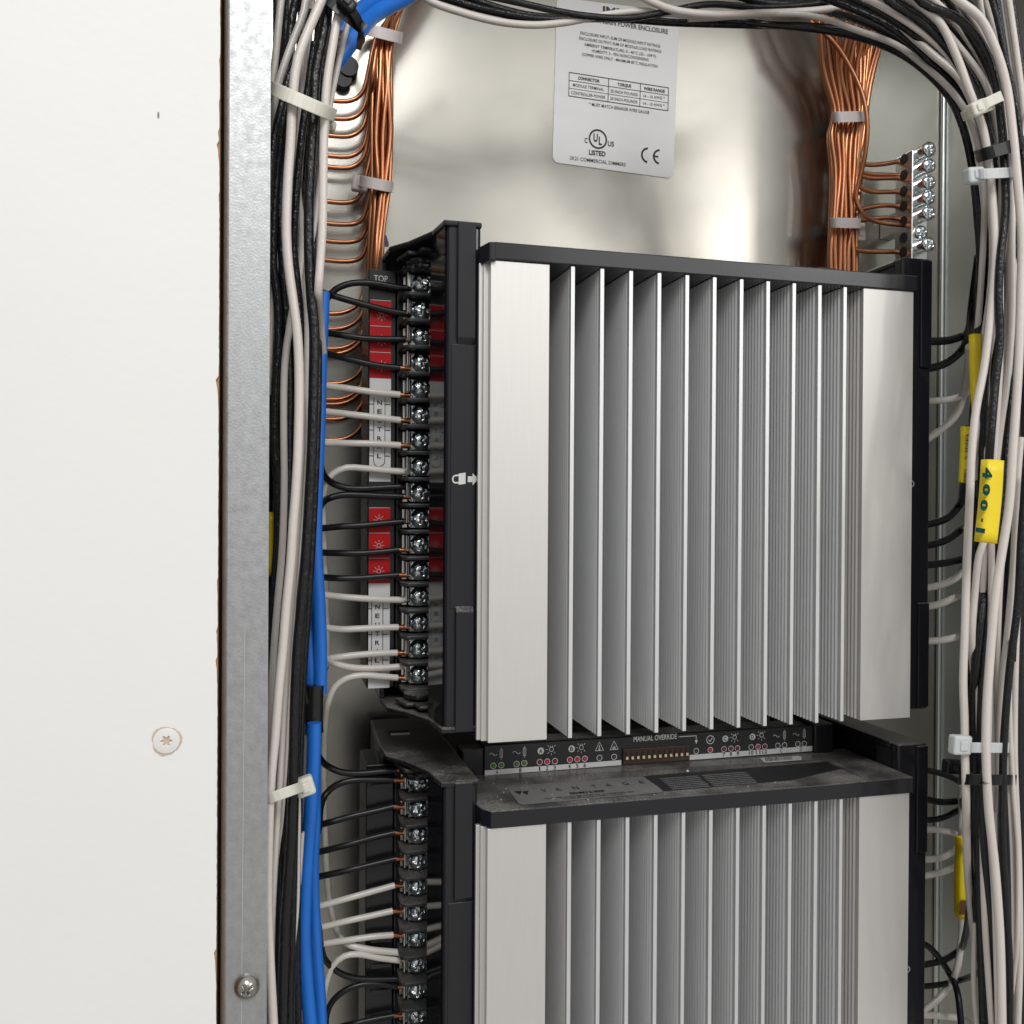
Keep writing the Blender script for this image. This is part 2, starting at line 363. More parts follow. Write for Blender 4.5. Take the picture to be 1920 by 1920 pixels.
# ================================================================== DIMMER MODULES
YH = 0.2972
ZHT, ZHB = 0.0802, -0.0772          # heat sink top and bottom
HX0, HX1 = 0.0722, 0.2330
def fin_profile(x, ribs=True):
    t = 0.0013; y0 = YH; y1 = 0.343; P = [(x, y0), (x, y1)]
    left = []
    k = 0; y = y1
    L = [(x-t, y0), (x-t, y0+0.0016)]; yy = y0+0.0016; p = 0.0021
    while yy < y0+0.040:
        for q in range(8): L.append((x-t+  .00030*(1-math.cos(2*math.pi*q/8)), yy+p*q/8))
        yy += p
    L.append((x-t, y1))
    return P + L[::-1]
def stroke_tube(pts, r): return sweep(MB(), spline(pts, 0.002), r, 8)
wash = screw_head(0.0036, 0.0019, [(0.6, .62), (0.6+math.pi/2, .62)], 0.0009, 0.0010, nr=24, na=64)
TERM_X = X(785, .346); TERM_Z0 = Z(785, 532, .346); TERM_P = (TERM_Z0 - Z(785, 1265, .346))/15
SCREW_ME = []
def build_module(dz, upper):
    if upper: lab = 'upper dimmer module with silver finned heat sink and red and white terminal labels'
    else: lab = 'lower dimmer module with dusty black cover and rows of indicator lamps'
    root = thing('dimmer_module', lab, 'dimmer module', 'dimmer modules stacked in the cabinet')
    def z_(z): return z+dz
    # --- heat sink
    hs = MB()
    x1 = X(1028, YH)
    prof = [(HX0, YH), (x1, YH), (x1, YH+.002), (x1-.0008, YH+.0022), (x1-.0008, .343), (HX0+.0004, .343), (HX0+.0004, YH+.0062), (HX0-.0028, YH+.0062), (HX0-.0028, YH+.0046), (HX0-.0016, YH+.0046), (HX0-.0016, YH+.0030), (HX0, YH+.0030)]
    hs.prism(prof, z_(ZHB), z_(ZHT))
    o = hs.build('heat_sink', 'aluminium_brushed', root, bevel=.00018, seg=2)
    xr = X(1616, YH); prr = fin_profile(xr+.0013)
    pr2 = MB().prism([(xr+.0, YH), (HX1, YH), (HX1, .343), (xr+.0013, .343)] + [p for p in prr[3:-1]], z_(ZHB), z_(ZHT))
    pr2.build('end_plate', 'aluminium_brushed', o, bevel=0)
    MB().box(x1, xr, .3432, .346, z_(ZHB), z_(ZHT)).build('base_plate', 'aluminium_fin', o)
    xa = X(1078, YH, 500); xb = X(1588, YH, 530)
    for k in range(11):
        x = xa + (xb-xa)*k/10
        MB().prism(fin_profile(x), z_(ZHB+.0001), z_(ZHT-.0001)).build('fin', 'aluminium_fin', o)
    # --- top cover
    cv = MB(); zt = 0.0861; zb = 0.0804
    cx0, cx1 = X(903, .300), X(1717, .297)
    cv.prism([(cx0, .3035), (cx0+.0006, .3005), (cx0+.003, .2964), (cx1-.0005, .2964), (cx1, .297), (cx1, .3395), (cx0, .3395)], z_(zb), z_(zt))
    co = cv.build('top_cover', 'black_plastic', root, bevel=.0019, seg=4)
    if upper:
        MB().prism([(cx0-.001, .304), (cx0+.001, .2955), (cx0+.0035, .2955), (cx0+.0035, .300)], z_(.0795), z_(.0858)).build('corner_clip', 'black_plastic', root, bevel=.0006)
    # --- module body behind the heat sink
    bdm = MB().box(.0735, .232, .3462, .404, z_(-.079), z_(.0860)).box(.078, .228, .3396, .3460, z_(.0805), z_(.0855))
    bdm.build('body_shell', 'black_matte', root, bevel=.0008)
    # --- indicator panel (behind the cover, facing the front)
    pz0 = Z(908, 1455, .337)+.1855; pz1 = Z(912, 1399, .337)+.1855
    px0, px1 = X(909, .337, 1440), X(1523, .337, 1390)
    ip = MB().box(px0, px1, .337, .3393, z_(pz0), z_(pz1)).build('indicator_panel', 'panel_black', root)
    MB().box(px0-.0085, px0-.0001, .3376, .346, z_(pz0-.002), z_(pz1-.001)).build('end_block', 'black_plastic', root, bevel=.0006)
    MB().box(px1+.0002, px1+.0088, .3355, .346, z_(pz0-.002), z_(pz1+.001)).build('end_block', 'black_plastic', root, bevel=.0006)
    MB().box(px0, px1, .3394, .350, z_(pz1-.0014), z_(pz1-.0002)).build('panel_top', 'black_plastic', root)
    # --- left bracket: front column, shiny inner wall, top and bottom wings
    cl = MB(); xo, xi = X(830, .304), X(902, .304); xw = X(832, .3055)
    za, zb2 = Z(828, 410, .304), Z(835, 1376, .304)
    zu = Z(870, 634, .3045); zl = Z(870, 1147, .3045)
    cl.box(xw+.0002, xi, .3055, .3125, z_(zb2), z_(za))
    o = cl.build('bracket_column', 'black_plastic', root, bevel=.0019, seg=4)
    xm0, xm1 = X(856, .304), X(890, .304)
    for (a, b, s) in ((zu, za-.0004, 1), (zb2+.0004, zl, -1)):
        ledge = (.3037, a if s > 0 else b), (.3056, (a if s > 0 else b) - s*.0022)
        P = [(.3056, b if s > 0 else a), (.3037, b if s > 0 else a), ledge[0], ledge[1]]
        MB().prism(P, xm0, xm1, 'x').build('raised_rib', 'black_plastic', o, bevel=.0003).location.z = dz
    MB().prism([(.3052, zl+.001), (.3056, zl+.001), (.3056, zu-.002), (.3052, zu-.002)], X(846, .304), X(893, .304), 'x').build('centre_panel', 'black_plastic', o, bevel=.0002).location.z = dz
    MB().prism([(xw-.0001, .3056), (xw-.0001-.0172*.098, .3228), (xw+.0035, .3228), (xw+.0035, .3127), (xw+.0001, .3127)], z_(zb2+.001), z_(za-.0019)).build('inner_wall', 'black_gloss', root)
    wing = [(xo, .3045), (xo-.0016, .318), (.0537, .325), (.0505, .333), (.0450, .342), (.0442, .356), (.0458, .401), (.0706, .401), (xi, .3045)]
    wt = MB().prism(wing, z_(za-.0018), z_(za+.0001)).build('bracket_wing', 'black_plastic', root, bevel=.0006)
    wb = MB().prism(wing, z_(zb2-.0001), z_(zb2+.0018)).build('bracket_wing', 'black_plastic', root, bevel=.0006)
    # skirts of the wings at the left, with slot
    for (s, zc) in ((1, za-.0019), (-1, zb2+.0019)):
        MB().prism([(.0442, .3565), (.0462, .3565), (.0478, .400), (.0458, .400)], z_(zc), z_(zc-s*.010)).build('wing_skirt', 'black_plastic', root, bevel=.0004)
        MB().prism([(.0505, .3335), (.0535, .3330), (.0545, .3270), (.0600, .3270), (.0600, .345), (.0480, .345)], z_(zc-s*.0012), z_(zc-s*.0026)).build('wing_lip', 'grey_barrier', root, bevel=.0005)
        lp = [(.0508, .338), (.0520, .3345), (.0545, .3325), (.0575, .3325), (.0595, .3340), (.0600, .337), (.0600, .345), (.0510, .345)]
        MB().prism(lp, z_(zc-s*.0034), z_(zc-s*.0056)).build('release_tab', 'black_plastic', root, bevel=.001, seg=3)
    if not upper:
        s0 = MB().box(.0500, .0585, .372, .377, z_(za+.0001), z_(za+.0006)).build('slot', 'black_matte', wt)
        MB().box(.0505, .0582, .3712, .3722, z_(za+.0002), z_(za+.0009)).build('slot_edge', 'print_grey', wt)
    # --- right bracket
    rx0, rx1 = X(1688, .306), X(1743, .306)
    rz1, rz0 = Z(1740, 485, .306), Z(1725, 1330, .306)
    rm = (rx0+rx1)/2+.0012
    MB().box(rx0, rx1, .306, .3105, z_(rz0), z_(rz1)).build('bracket_column', 'black_plastic', root, bevel=.0009, seg=3)
    MB().box(rm, rx1-.0004, .3050, .3062, z_(Z(1735, 690, .306)), z_(rz1-.0008)).build('raised_rib', 'black_plastic', root, bevel=.0004)
    MB().box(rm, rx1-.0004, .3050, .3062, z_(rz0+.001), z_(Z(1725, 1130, .306))).build('raised_rib', 'black_plastic', root, bevel=.0004)
    MB().box(rx0, rx1, .3107, .399, z_(rz1-.0026), z_(rz1-.0002)).build('bracket_wing', 'black_plastic', root, bevel=.0006)
    MB().box(rx0, rx0+.0014, .3107, .319, z_(rz1-.017), z_(rz1-.0027)).box(rx0, rx0+.0014, .350, .399, z_(rz1-.017), z_(rz1-.0027)).box(rx0+.0045, rx1-.0002, .3107, .399, z_(rz0), z_(rz1-.0027)).build('bracket_wall', 'black_matte', root)
    MB().box(rx0, rx1, .3107, .399, z_(rz0), z_(rz0+.0016)).build('bracket_wing', 'black_plastic', root, bevel=.0005)
    # small ring mark on right column
    ink = Ink((0, -1, 0)); c = at(1713, 907, .3059); c = Vector((X(1712, .306, 907)-.0007, .3058, Z(1712, 907, .306)+dz))
    ink.path([c+Vector((-.001, 0, .0011)), c+Vector((.0002, 0, .0011)), c+Vector((.0009, 0, .0004)), c+Vector((.0009, 0, -.0005)), c+Vector((.0002, 0, -.0011)), c+Vector((-.001, 0, -.0011))], .00035)
    ink.build('lock_mark', 'print_light', root)
    # --- lock and arrow icon
    if upper:
        ink = Ink((0, -1, 0)); Q = lambda px, py: at(px, py, .3050)
        ink.poly([Q(860, 888), Q(873, 886), Q(873, 907), Q(860, 909)])
        ink.path([Q(860, 891), Q(852, 892), Q(849, 896), Q(849, 901), Q(852, 905), Q(860, 905)], .0005)
        ink.build('lock_icon', 'print_grey', root)
        ink = Ink((0, -1, 0)); ink.poly([Q(877, 893), Q(886, 893), Q(886, 904), Q(877, 904)]); ink.poly([Q(886, 887), Q(897, 898), Q(886, 910)])
        ink.build('arrow_icon', 'print_grey', root)
    # --- terminal block
    tx0 = X(743, .351); txr = .0705
    zt0 = z_(TERM_Z0 + TERM_P*.62); ztb = z_(TERM_Z0 - TERM_P*15.62)
    tb = MB().box(tx0, txr, .3555, .395, ztb, zt0).build('terminal_block', 'black_matte', root, bevel=.0004)
    bx0 = X(752, .345)
    for i in range(17):
        zc = z_(TERM_Z0 + TERM_P*.5 - TERM_P*i)
        P = []
        for k in range(7):
            a = math.radians(90+15*k); P.append((bx0+.003+.003*math.cos(a)*1.0, .3415+.0035 - .0035*math.sin(a)))
        P = [(bx0+.003-.003*math.sin(math.radians(15*k)), .3408+.003*(1-math.cos(math.radians(15*k)))) for k in range(7)]
        P = [(txr, .3408)] + P + [(bx0+.0004, .3554), (txr, .3554)]
        MB().prism(P, zc-.0007, zc+.0007).build('barrier', 'grey_barrier', tb, bevel=.0004)
    for i in range(16):
        zc = z_(TERM_Z0 - TERM_P*i); xc = TERM_X
        MB().box(xc-.0030, xc+.0042, .3475, .3487, zc-.0034, zc+.0034).box(xc-.0033, xc-.0031, .3445, .3487, zc-.0030, zc+.0028).box(xc+.0043, xc+.0046, .3455, .3487, zc-.003, zc+.003).build('clamp_plate', 'zinc', tb, bevel=.0002)
        MB().box(xc-.0050, xc-.0044, .3440, .3553, zc-.0016, zc+.0036).box(xc-.0040, xc-.0035, .3455, .3553, zc-.0016, zc+.0034).box(xc-.0055, xc-.0034, .3510, .3553, zc-.0036, zc+.0036).build('contact_tab', 'zinc_dull', tb, bevel=.0002)
        if not SCREW_ME:
            s = wash.build('terminal_screw', 'zinc', tb); SCREW_ME.append(s.data)
        else:
            s = bpy.data.objects.new('terminal_screw', SCREW_ME[0]); COL.objects.link(s); s.parent = tb
        s.location = (xc+.0006, .3462, zc); s.rotation_euler.y = random.Random(i+50*upper).uniform(0, 3.1)
    # --- label strip housing
    sx0, sx1 = X(689, .3525), X(741, .3525)
    zs1, zs0 = z_(Z(715, 505, .3525)), z_(Z(700, 1290, .3525))
    st = MB().box(sx0, sx1, .3525, .376, zs0, zs1).build('label_carrier', 'black_carrier', root, bevel=.0004)
    MB().box(X(742, .352)+.0001, X(745, .352)+.0001, .3515, .3550, zs0, zs1).build('carrier_edge', 'black_plastic', root, bevel=.0001)
    if upper:
        YS = .3521
        def SP(u, v, base=0, y=YS): return at(480+u/3.84, base+v/3.84, y)
        ink = Ink((0, -1, 0)); Wl = X(692, YS); Wr = X(732, YS)
        zq = lambda py: Z(712, py, YS)
        for a, b in ((563, 611), (612, 660), (661, 709), (952, 999), (1000, 1046), (1047, 1093)):
            MB().box(Wl, Wr, YS, YS+.0003, zq(b), zq(a)).build('red_label', 'strip_red', st)
        for a, b in ((709.5, 903), (1093.5, 1290)):
            MB().box(Wl, Wr, YS, YS+.0003, zq(b), zq(a)).build('white_label', 'strip_white', st)
        YI = YS-.00015
        ink = Ink((0, -1, 0)); ik2 = Ink((0, -1, 0)); zi = lambda py: Z(712, py, YI); xi_ = lambda px: X(px, YI)
        V = lambda px, py: Vector((xi_(px), YI, zi(py)))
        for base, off in ((0, 0), (383, 1)):
            ink = Ink((0, -1, 0))
            def VV(px, py): return V(px-(4 if base else 2), py+base)
            for ch, py in zip('NEUTRAL', (759, 775.5, 792.5, 809, 826, 842, 859)):
                ink.text(ch, VV(708.5, py), VV(717, py), .0017, .02)
            ink.path([VV(702, 745), VV(702, 866), VV(704, 871), VV(708, 874.5), VV(713, 875), VV(718, 873), VV(722, 869), VV(723, 864), VV(723, 745)], .00025)
            for py in (758, 806.5, 855):
                ink.stroke(VV(692+ (2 if base else 0), py), VV(702, py), .0003); ink.stroke(VV(723, py), VV(733, py), .0003)
            ink.build('neutral_lettering', 'print_black', st)
        for py in (591, 638, 686, 975, 1023, 1071):
            cx = 714 if py < 800 else 711
            ik2 = Ink((0, -1, 0)); c = V(cx, py); ik2.ring(c, EX, EZ, .00075, .00018)
            for k in range(8):
                a = math.radians(k*45); d = EX*math.cos(a)+EZ*math.sin(a)
                ik2.stroke(c+d*.0012, c+d*.0021, .00016)
            q = {591:563, 638:611.5, 686:660.5, 975:952, 1023:999.5, 1071:1046.5}[py]; ik2.stroke(V(692, q), V(731, q), .00018)
            ik2.build('lamp_symbol', 'print_grey', st)
        ik2 = Ink((0, -1, 0))
        c1 = at(701, 527, .3523); c2 = at(727, 528, .3523); ik2.text('TOP', Vector((c1.x, .3523, c1.z)), Vector((c2.x, .3523, c1.z)), .0024)
        ik2.build('white_lettering', 'print_grey', st)
    else:
        for k in range(16):
            zc = z_(TERM_Z0 - TERM_P*(k+.2))
            MB().box(sx0+.002, sx1-.001, .3515, .3524, zc-.0006, zc+.0006).build('carrier_rib', 'black_plastic', st)
    return root, co, ip, z_
up_root, *_ = build_module(0, True)
lo_root, cover, panel, zl_ = build_module(-.1855, False)

# --- indicator panel print, lamps and switch (visible only on the lower module)
YP = .3368
def PV(px, py, y=YP): return at(px, py, y)
ink = Ink((0, -1, 0)); inb = Ink((0, -1, 0)); band = MB()
def bandq(a, b, wy=9.5):
    y0a, y0b = a[1], b[1]
    P = [PV(a[0], a[1]), PV(b[0], b[1]), PV(b[0], b[1]-wy), PV(a[0], a[1]-wy)]; band.add(P, [(0, 1, 2, 3)])
bandq((909, 1454), (1165, 1434.5)); band.build('light_band', 'print_grey', panel)
band = MB(); bandq((1293, 1425), (1523, 1408)); band.build('light_band', 'print_grey', panel)
def sunp(x, y, s=1):
    c = PV(x, y); ink.ring(c, EX, EZ, .0008*s, .0002)
    ink.stroke(c+Vector((-.0004, 0, .0008)), c+Vector((-.0004, 0, .0014)), .0002); ink.stroke(c+Vector((.0004, 0, .0008)), c+Vector((.0004, 0, .0014)), .0002)
    for k in range(9):
        if k == 2: continue
        a = math.radians(k*45); d = EX*math.cos(a)+EZ*math.sin(a); ink.stroke(c+d*.0014, c+d*.0022, .00018)
def fuse(x, y):
    c = PV(x, y); ink.path([c+Vector((-.0005, 0, .0014)), c+Vector((.0005, 0, .0014)), c+Vector((.0005, 0, -.0014)), c+Vector((-.0005, 0, -.0014)), c+Vector((-.0005, 0, .0014))], .00018)
    ink.stroke(c+Vector((0, 0, .0022)), c+Vector((0, 0, -.0022)), .00018)
    c = PV(x-15, y+1.5); ink.path([c+Vector((-.0015+.0003*k, 0, .0005*math.sin(k*math.pi/5))) for k in range(11)], .0002)
for x, y in ((940, 1413), (983.5, 1409.5), (1471, 1378.5), (1508, 1375.5)): fuse(x, y)
for x, y in ((1034, 1405), (1090, 1401.5), (1377.5, 1382.5), (1428, 1378.5)): sunp(x, y)
for ch, x, y in (('A', 1014, 1408), ('B', 1072, 1404), ('C', 1360, 1385), ('D', 1411, 1381.5)):
    c = PV(x, y); ink.disc(c, EX, EZ, .0013); c2 = PV(x, y, YP-.0002); inb.text(ch, c2+Vector((-.0006, 0, -.0008)), c2+Vector((.0006, 0, -.0008)), .0016)
for x, y in ((1124, 1401), (1151.5, 1399)):
    c = PV(x, y); P = [c+Vector((0, 0, .0020)), c+Vector((-.0017, 0, -.0013)), c+Vector((.0017, 0, -.0013)), c+Vector((0, 0, .0020))]; ink.path(P, .0002)
c = PV(1124, 1402); ink.stroke(c+EZ*.0009, c-EZ*.0006, .0004); ink.disc(c-EZ*.0006, EX, EZ, .0004)
c = PV(1151.5, 1402.5)
for k in range(3): a = math.radians(60*k+30); d = EX*math.cos(a)+EZ*math.sin(a); ink.stroke(c-d*.0008, c+d*.0008, .00025)
ink.text('MANUAL OVERRIDE', PV(1188, 1391), PV(1269, 1385), .0021, .01, up=EZ)
ink.path([PV(1273, 1381.5), PV(1305.5, 1379.5), PV(1305.5, 1389)], .0003); ink.poly([PV(1302.5, 1388), PV(1308.5, 1387.5), PV(1305.5, 1395)])
c = PV(1332, 1387); ink.ring(c, EX, EZ, .0016, .0003); ink.path([c+Vector((-.0007, 0, 0)), c+Vector((-.0002, 0, -.0007)), c+Vector((.0008, 0, .0007))], .00035)
# lamps with printed rings
LEDS = [(925,1436,'green'),(940,1434.5,'green'),(968.5,1432.5,'green'),(983,1431,'green'),(1012,1429,'dark_red'),(1026,1428,'red'),(1040.5,1427,'dark_red'),(1068.5,1424.5,'red'),(1082.5,1423.5,'red'),(1096.5,1422.5,'red'),(1124,1421,'off'),(1151.5,1419,'off'),(1305.5,1408,'off'),(1332,1406,'red'),(1357.5,1404.5,'dark_red'),(1370.5,1403.5,'dark_red'),(1383,1403,'dark_red'),(1408.5,1401,'off'),(1421.5,1400,'red'),(1434,1399.5,'dark_red'),(1458.5,1398,'off'),(1471,1397,'off'),(1496,1395,'off'),(1508,1394.5,'off')]
for x, y, k in LEDS:
    c = PV(x, y); ink.ring(c, EX, EZ, .00105, .00022)
    o = MB(); o.cyl(c+EY*.0001, (0, -1, 0), .00092, .0004, 18, .0006); o = o.build('indicator_lamp', 'led_'+k, panel)
    o['label'] = {'green': 'green indicator lamp', 'red': 'bright red indicator lamp', 'dark_red': 'dim red indicator lamp', 'off': 'unlit dark indicator lamp'}[k]
ink.build('panel_printing', 'print_grey', panel)
Y2 = YP-.0002
for ch, x, y in (('A', 932, 1452), ('B', 976, 1448.5), ('1', 1012, 1445.5), ('2', 1026, 1444.5), ('3', 1040, 1443.5), ('4', 1068, 1441.5), ('5', 1082.5, 1440), ('6', 1096.5, 1439), ('7', 1357.5, 1419), ('8', 1370.5, 1418), ('9', 1383.5, 1417), ('10', 1408.5, 1415.5), ('11', 1421.5, 1414.5), ('12', 1434, 1413.5), ('C', 1465, 1411.5), ('D', 1502, 1409)):
    wd = 4.2 if len(ch) > 1 else 2.2
    if ch == '1': wd = 1.2
    p = PV(x-wd, y-.5, Y2); q = PV(x+wd, y-.5, Y2); q.z = p.z; inb.text(ch, p, q, .0016)
inb.build('dark_lettering', 'print_black', panel)
dsw = MB(); a = PV(1168, 1434, .3362); b = PV(1292, 1395, .3362)
dz0 = PV(1168, 1433.5, .3362).z; dz1 = PV(1168, 1405, .3362).z
dsw.box(a.x, b.x, .3358, .3375, dz0, dz1)
ds = dsw.build('dip_switch', 'switch_body', panel, bevel=.0002)
for k in range(12):
    xc = a.x + (b.x-a.x)*(k+.55)/12.1; zc = (dz0+dz1)/2-.0003
    MB().box(xc-.00035, xc+.00035, .3355, .3357, zc-.0011, zc+.0019).build('switch_slot', 'black_matte', ds)
    MB().box(xc-.0005, xc+.0005, .3349, .3354, zc-.0006, zc+.0005).build('switch_lever', 'switch_lever', ds, bevel=.0001)
# --- nameplate and stickers on the dusty cover
ZC = .0861-.1855
def CP(px, py, h=.0002): return atZ(px, py, ZC+h)
np_ = MB().add([CP(949, 1474), CP(1203, 1455.5), CP(1213, 1457), CP(1243, 1483), CP(1238, 1486), CP(981, 1509), CP(973, 1507)], [tuple(range(7))]).build('nameplate', 'nameplate_silver', cover)
ink = Ink((0, 0, 1))
for ch, x0_, x1_ in zip('VANTAGE', (1019, 1044, 1077, 1113, 1139, 1171, 1203), (1027, 1054, 1087, 1121, 1149, 1181, 1211)):
    k = (x0_-1019)/192; yb = 1485-k*17
    ink.text(ch, CP(x0_, yb, .0004), CP(x1_, yb-.8, .0004), .0036, -.008, up=EY)
ink.text('SDM12-EM', CP(1070, 1489, .0004), CP(1134, 1484, .0004), .0022, .02, up=EY)
ink.text('120V~ 60Hz DIMMER MODULE 12 CHANNEL 20A', CP(1022, 1498, .0004), CP(1190, 1485, .0004), .0015, 0, up=EY)
ink.text('MAXIMUM LOAD 1920W TOTAL', CP(1056, 1498.5, .0004), CP(1170, 1490, .0004), .0015, 0, up=EY)
ink.poly([CP(964, 1484, .0004), CP(978, 1482, .0004), CP(976, 1489, .0004)]); ink.poly([CP(979, 1484, .0004), CP(991, 1482, .0004), CP(989, 1490, .0004)])
ink.build('nameplate_lettering', 'print_black', np_)
MB().add([CP(1425, 1421), CP(1497, 1417), CP(1503, 1419), CP(1503, 1425), CP(1437, 1430), CP(1432, 1429)], [tuple(range(6))]).build('barcode_sticker', 'print_grey', cover)
ink = Ink((0, 0, 1)); rr = random.Random(5); x = 1437
while x < 1487: ww = rr.choice((.5, .8, 1.3)); y = 1428-(x-1430)*.075; ink.stroke(CP(x, y, .0004), CP(x-2, y-7, .0004), ww*.00018); x += ww+rr.choice((1, 1.6))
ink.build('barcode', 'print_black', cover)
gl = MB(); gl.add([CP(1205, 1455), CP(1549, 1428), CP(1578, 1441), CP(1480, 1463), CP(1245, 1483)], [(0, 1, 2, 3, 4)]).build('warning_sticker', 'panel_black', cover)
ink = Ink((0, 0, 1))
for r_ in range(7):
    for (xa_, xb_) in ((1240, 1310), (1318, 1400)):
        y = 1459+r_*3.2; xs = r_*3.5
        ink.text('DANGER RISK OF SHOCK DISCONNECT POWER BEFORE SERVICE', CP(xa_+xs, y+2-(xa_-1240)*.078, .0004), CP(xb_+xs, y+2-(xb_-1240)*.078, .0004), .0011, 0, up=EY)
ink.build('warning_lettering', 'print_light', cover)
ink = Ink((0, 0, 1)); ink.stroke(CP(912, 1462), CP(1549, 1424), .0002); ink.stroke(CP(1549, 1426), CP(1616, 1457), .0003); ink.stroke(CP(1448, 1440), CP(1495, 1463), .00015)
ink.build('cover_seam', 'print_black', cover)
cr = MB(); rr = random.Random(9)
for k in range(46):
    p = CP(rr.uniform(920, 1600), rr.uniform(1466, 1500), .0001); s = rr.uniform(.0001, .00022)
    if abs(p.y-.317) > .018: continue
    cr.cyl(p, (rr.uniform(-.3, .3), rr.uniform(-.3, .3), 1), s, s, 5, s*.6)
p = CP(1289, 1446, .0001); cr.cyl(p, (0, 0, 1), .0006, .0005, 7, .0003)
tag(cr.build('plaster_crumbs', 'print_grey'), 'pale plaster crumbs scattered on the dusty black cover of the lower module', 'crumbs', kind='stuff')

# ================================================================== WIRES
def wire(P, wpx, material, name, label, group, Y=None, cat='wire', ends=None, rnd_=0, n=12, step=.003):
    P = [(p[0], p[1], p[2] if len(p) > 2 else Y) for p in P]; mid = wpts(P)[len(P)//2]
    def beyond(a, b): d = math.hypot(a[0]-b[0], a[1]-b[1]); return (a[0]+(a[0]-b[0])*140/d, a[1]+(a[1]-b[1])*140/d, a[2])
    if P[0][1] < -5: P = [beyond(P[0], P[1])] + P      # carry the wire on well past the frame
    if P[-1][1] > 1921: P = P + [beyond(P[-1], P[-2])]
    pts = wpts(P)
    r = rpx(mid, wpx)
    mb = MB(); sp = spline(pts, step); sweep(mb, sp, r, n)
    o = mb.build(name, material); tag(o, label, cat, group); return o, r, sp

# --- stubs into the terminals of both modules: (photo points from the screw outwards, colour, y of bare end)
G1 = 'wires screwed to the left terminals of the upper module'
G2 = 'wires screwed to the left terminals of the lower module'
YT = .3495
ST_U = [
 ('b', 768, 541, [(740,538),(700,531),(660,531),(630,542),(612,562),(606,600,.335),(604,650,.33)], 'black wire arching from the top screw of the upper module beside the word TOP'),
 ('b', 768, 589, [(730,583),(690,573),(650,562),(620,553),(602,547,.34),(590,540,.335)], 'black wire sloping down right to the second screw of the upper module'),
 ('b', 760, 636, [(720,636),(680,634),(640,628),(606,622,.345),(588,612,.34)], 'black wire to the third screw from the top of the upper module'),
 ('b', 750, 690, [(720,687),(690,682),(650,672),(606,661,.345),(588,655,.34)], 'black wire to the fourth screw of the upper module, across the third red label'),
 ('w', 750, 740, [(700,735),(650,728),(606,722,.345),(588,718,.34)], 'white wire to the fifth screw of the upper module, above the upper NEUTRAL lettering'),
 ('w', 751, 788, [(700,782),(650,776),(606,771,.345),(588,768,.34)], 'white wire to the sixth screw of the upper module, crossing the upper letter U'),
 ('w', 751, 835, [(700,832),(650,831),(600,830,.345),(583,829,.34)], 'level white wire to the seventh screw of the upper module, crossing the upper letter A'),
 ('w', 766, 885, [(720,882),(680,878),(650,877),(625,888),(612,905),(606,935,.352),(606,1000,.352),(610,1120,.355),(612,1240,.36)], 'white wire bending down from the eighth screw of the upper module behind the blue cable'),
 ('b', 764, 912, [(720,914),(680,916),(650,915),(625,907),(607,890,.345),(600,865,.34),(597,820,.33)], 'black wire hooking upward from the top side of the ninth screw of the upper module'),
 ('b', 756, 931, [(720,930),(680,928),(640,928),(615,935),(600,950,.34),(592,975,.33)], 'black wire hooking downward from the lower side of the ninth screw of the upper module'),
 ('b', 757, 978, [(720,981),(680,985),(640,987),(600,991,.345),(583,993,.34)], 'black wire over the topmost of the lower three red labels of the upper module'),
 ('b', 748, 1031, [(720,1034),(680,1037),(640,1037),(600,1036,.345),(583,1034,.34)], 'black wire over the middle one of the lower three red labels of the upper module'),
 ('b', 748, 1078, [(710,1081),(670,1084),(630,1084),(600,1082,.345),(580,1080,.34)], 'black wire over the bottommost red label of the upper module'),
 ('w', 758, 1125, [(720,1124),(680,1122),(640,1119),(605,1115,.345),(588,1112,.34)], 'white wire just above the lower NEUTRAL lettering of the upper module'),
 ('w', 747, 1176, [(710,1177),(670,1179),(640,1180),(608,1176,.345),(592,1172,.34)], 'white wire crossing the letter U of the lower NEUTRAL lettering'),
 ('w', 745, 1224, [(710,1225),(670,1228),(630,1233),(606,1237,.345),(590,1240,.34)], 'white wire crossing the letter A of the lower NEUTRAL lettering'),
 ('w', 762, 1249, [(720,1252),(680,1253),(650,1250),(625,1243),(612,1234,.345),(598,1222,.34)], 'white wire dipping into the top side of the bottom screw, upper module'),
 ('w', 746, 1271, [(710,1268),(680,1266),(650,1272),(628,1288),(616,1315),(610,1350,.355),(607,1420,.365),(608,1507,.37),(612,1620,.37),(619,1695,.37),(632,1745,.36),(650,1769,.352),(690,1780,.35),(745,1786,.3495)], 'long white wire looping from the upper module bottom screw down to the lower module'),
]
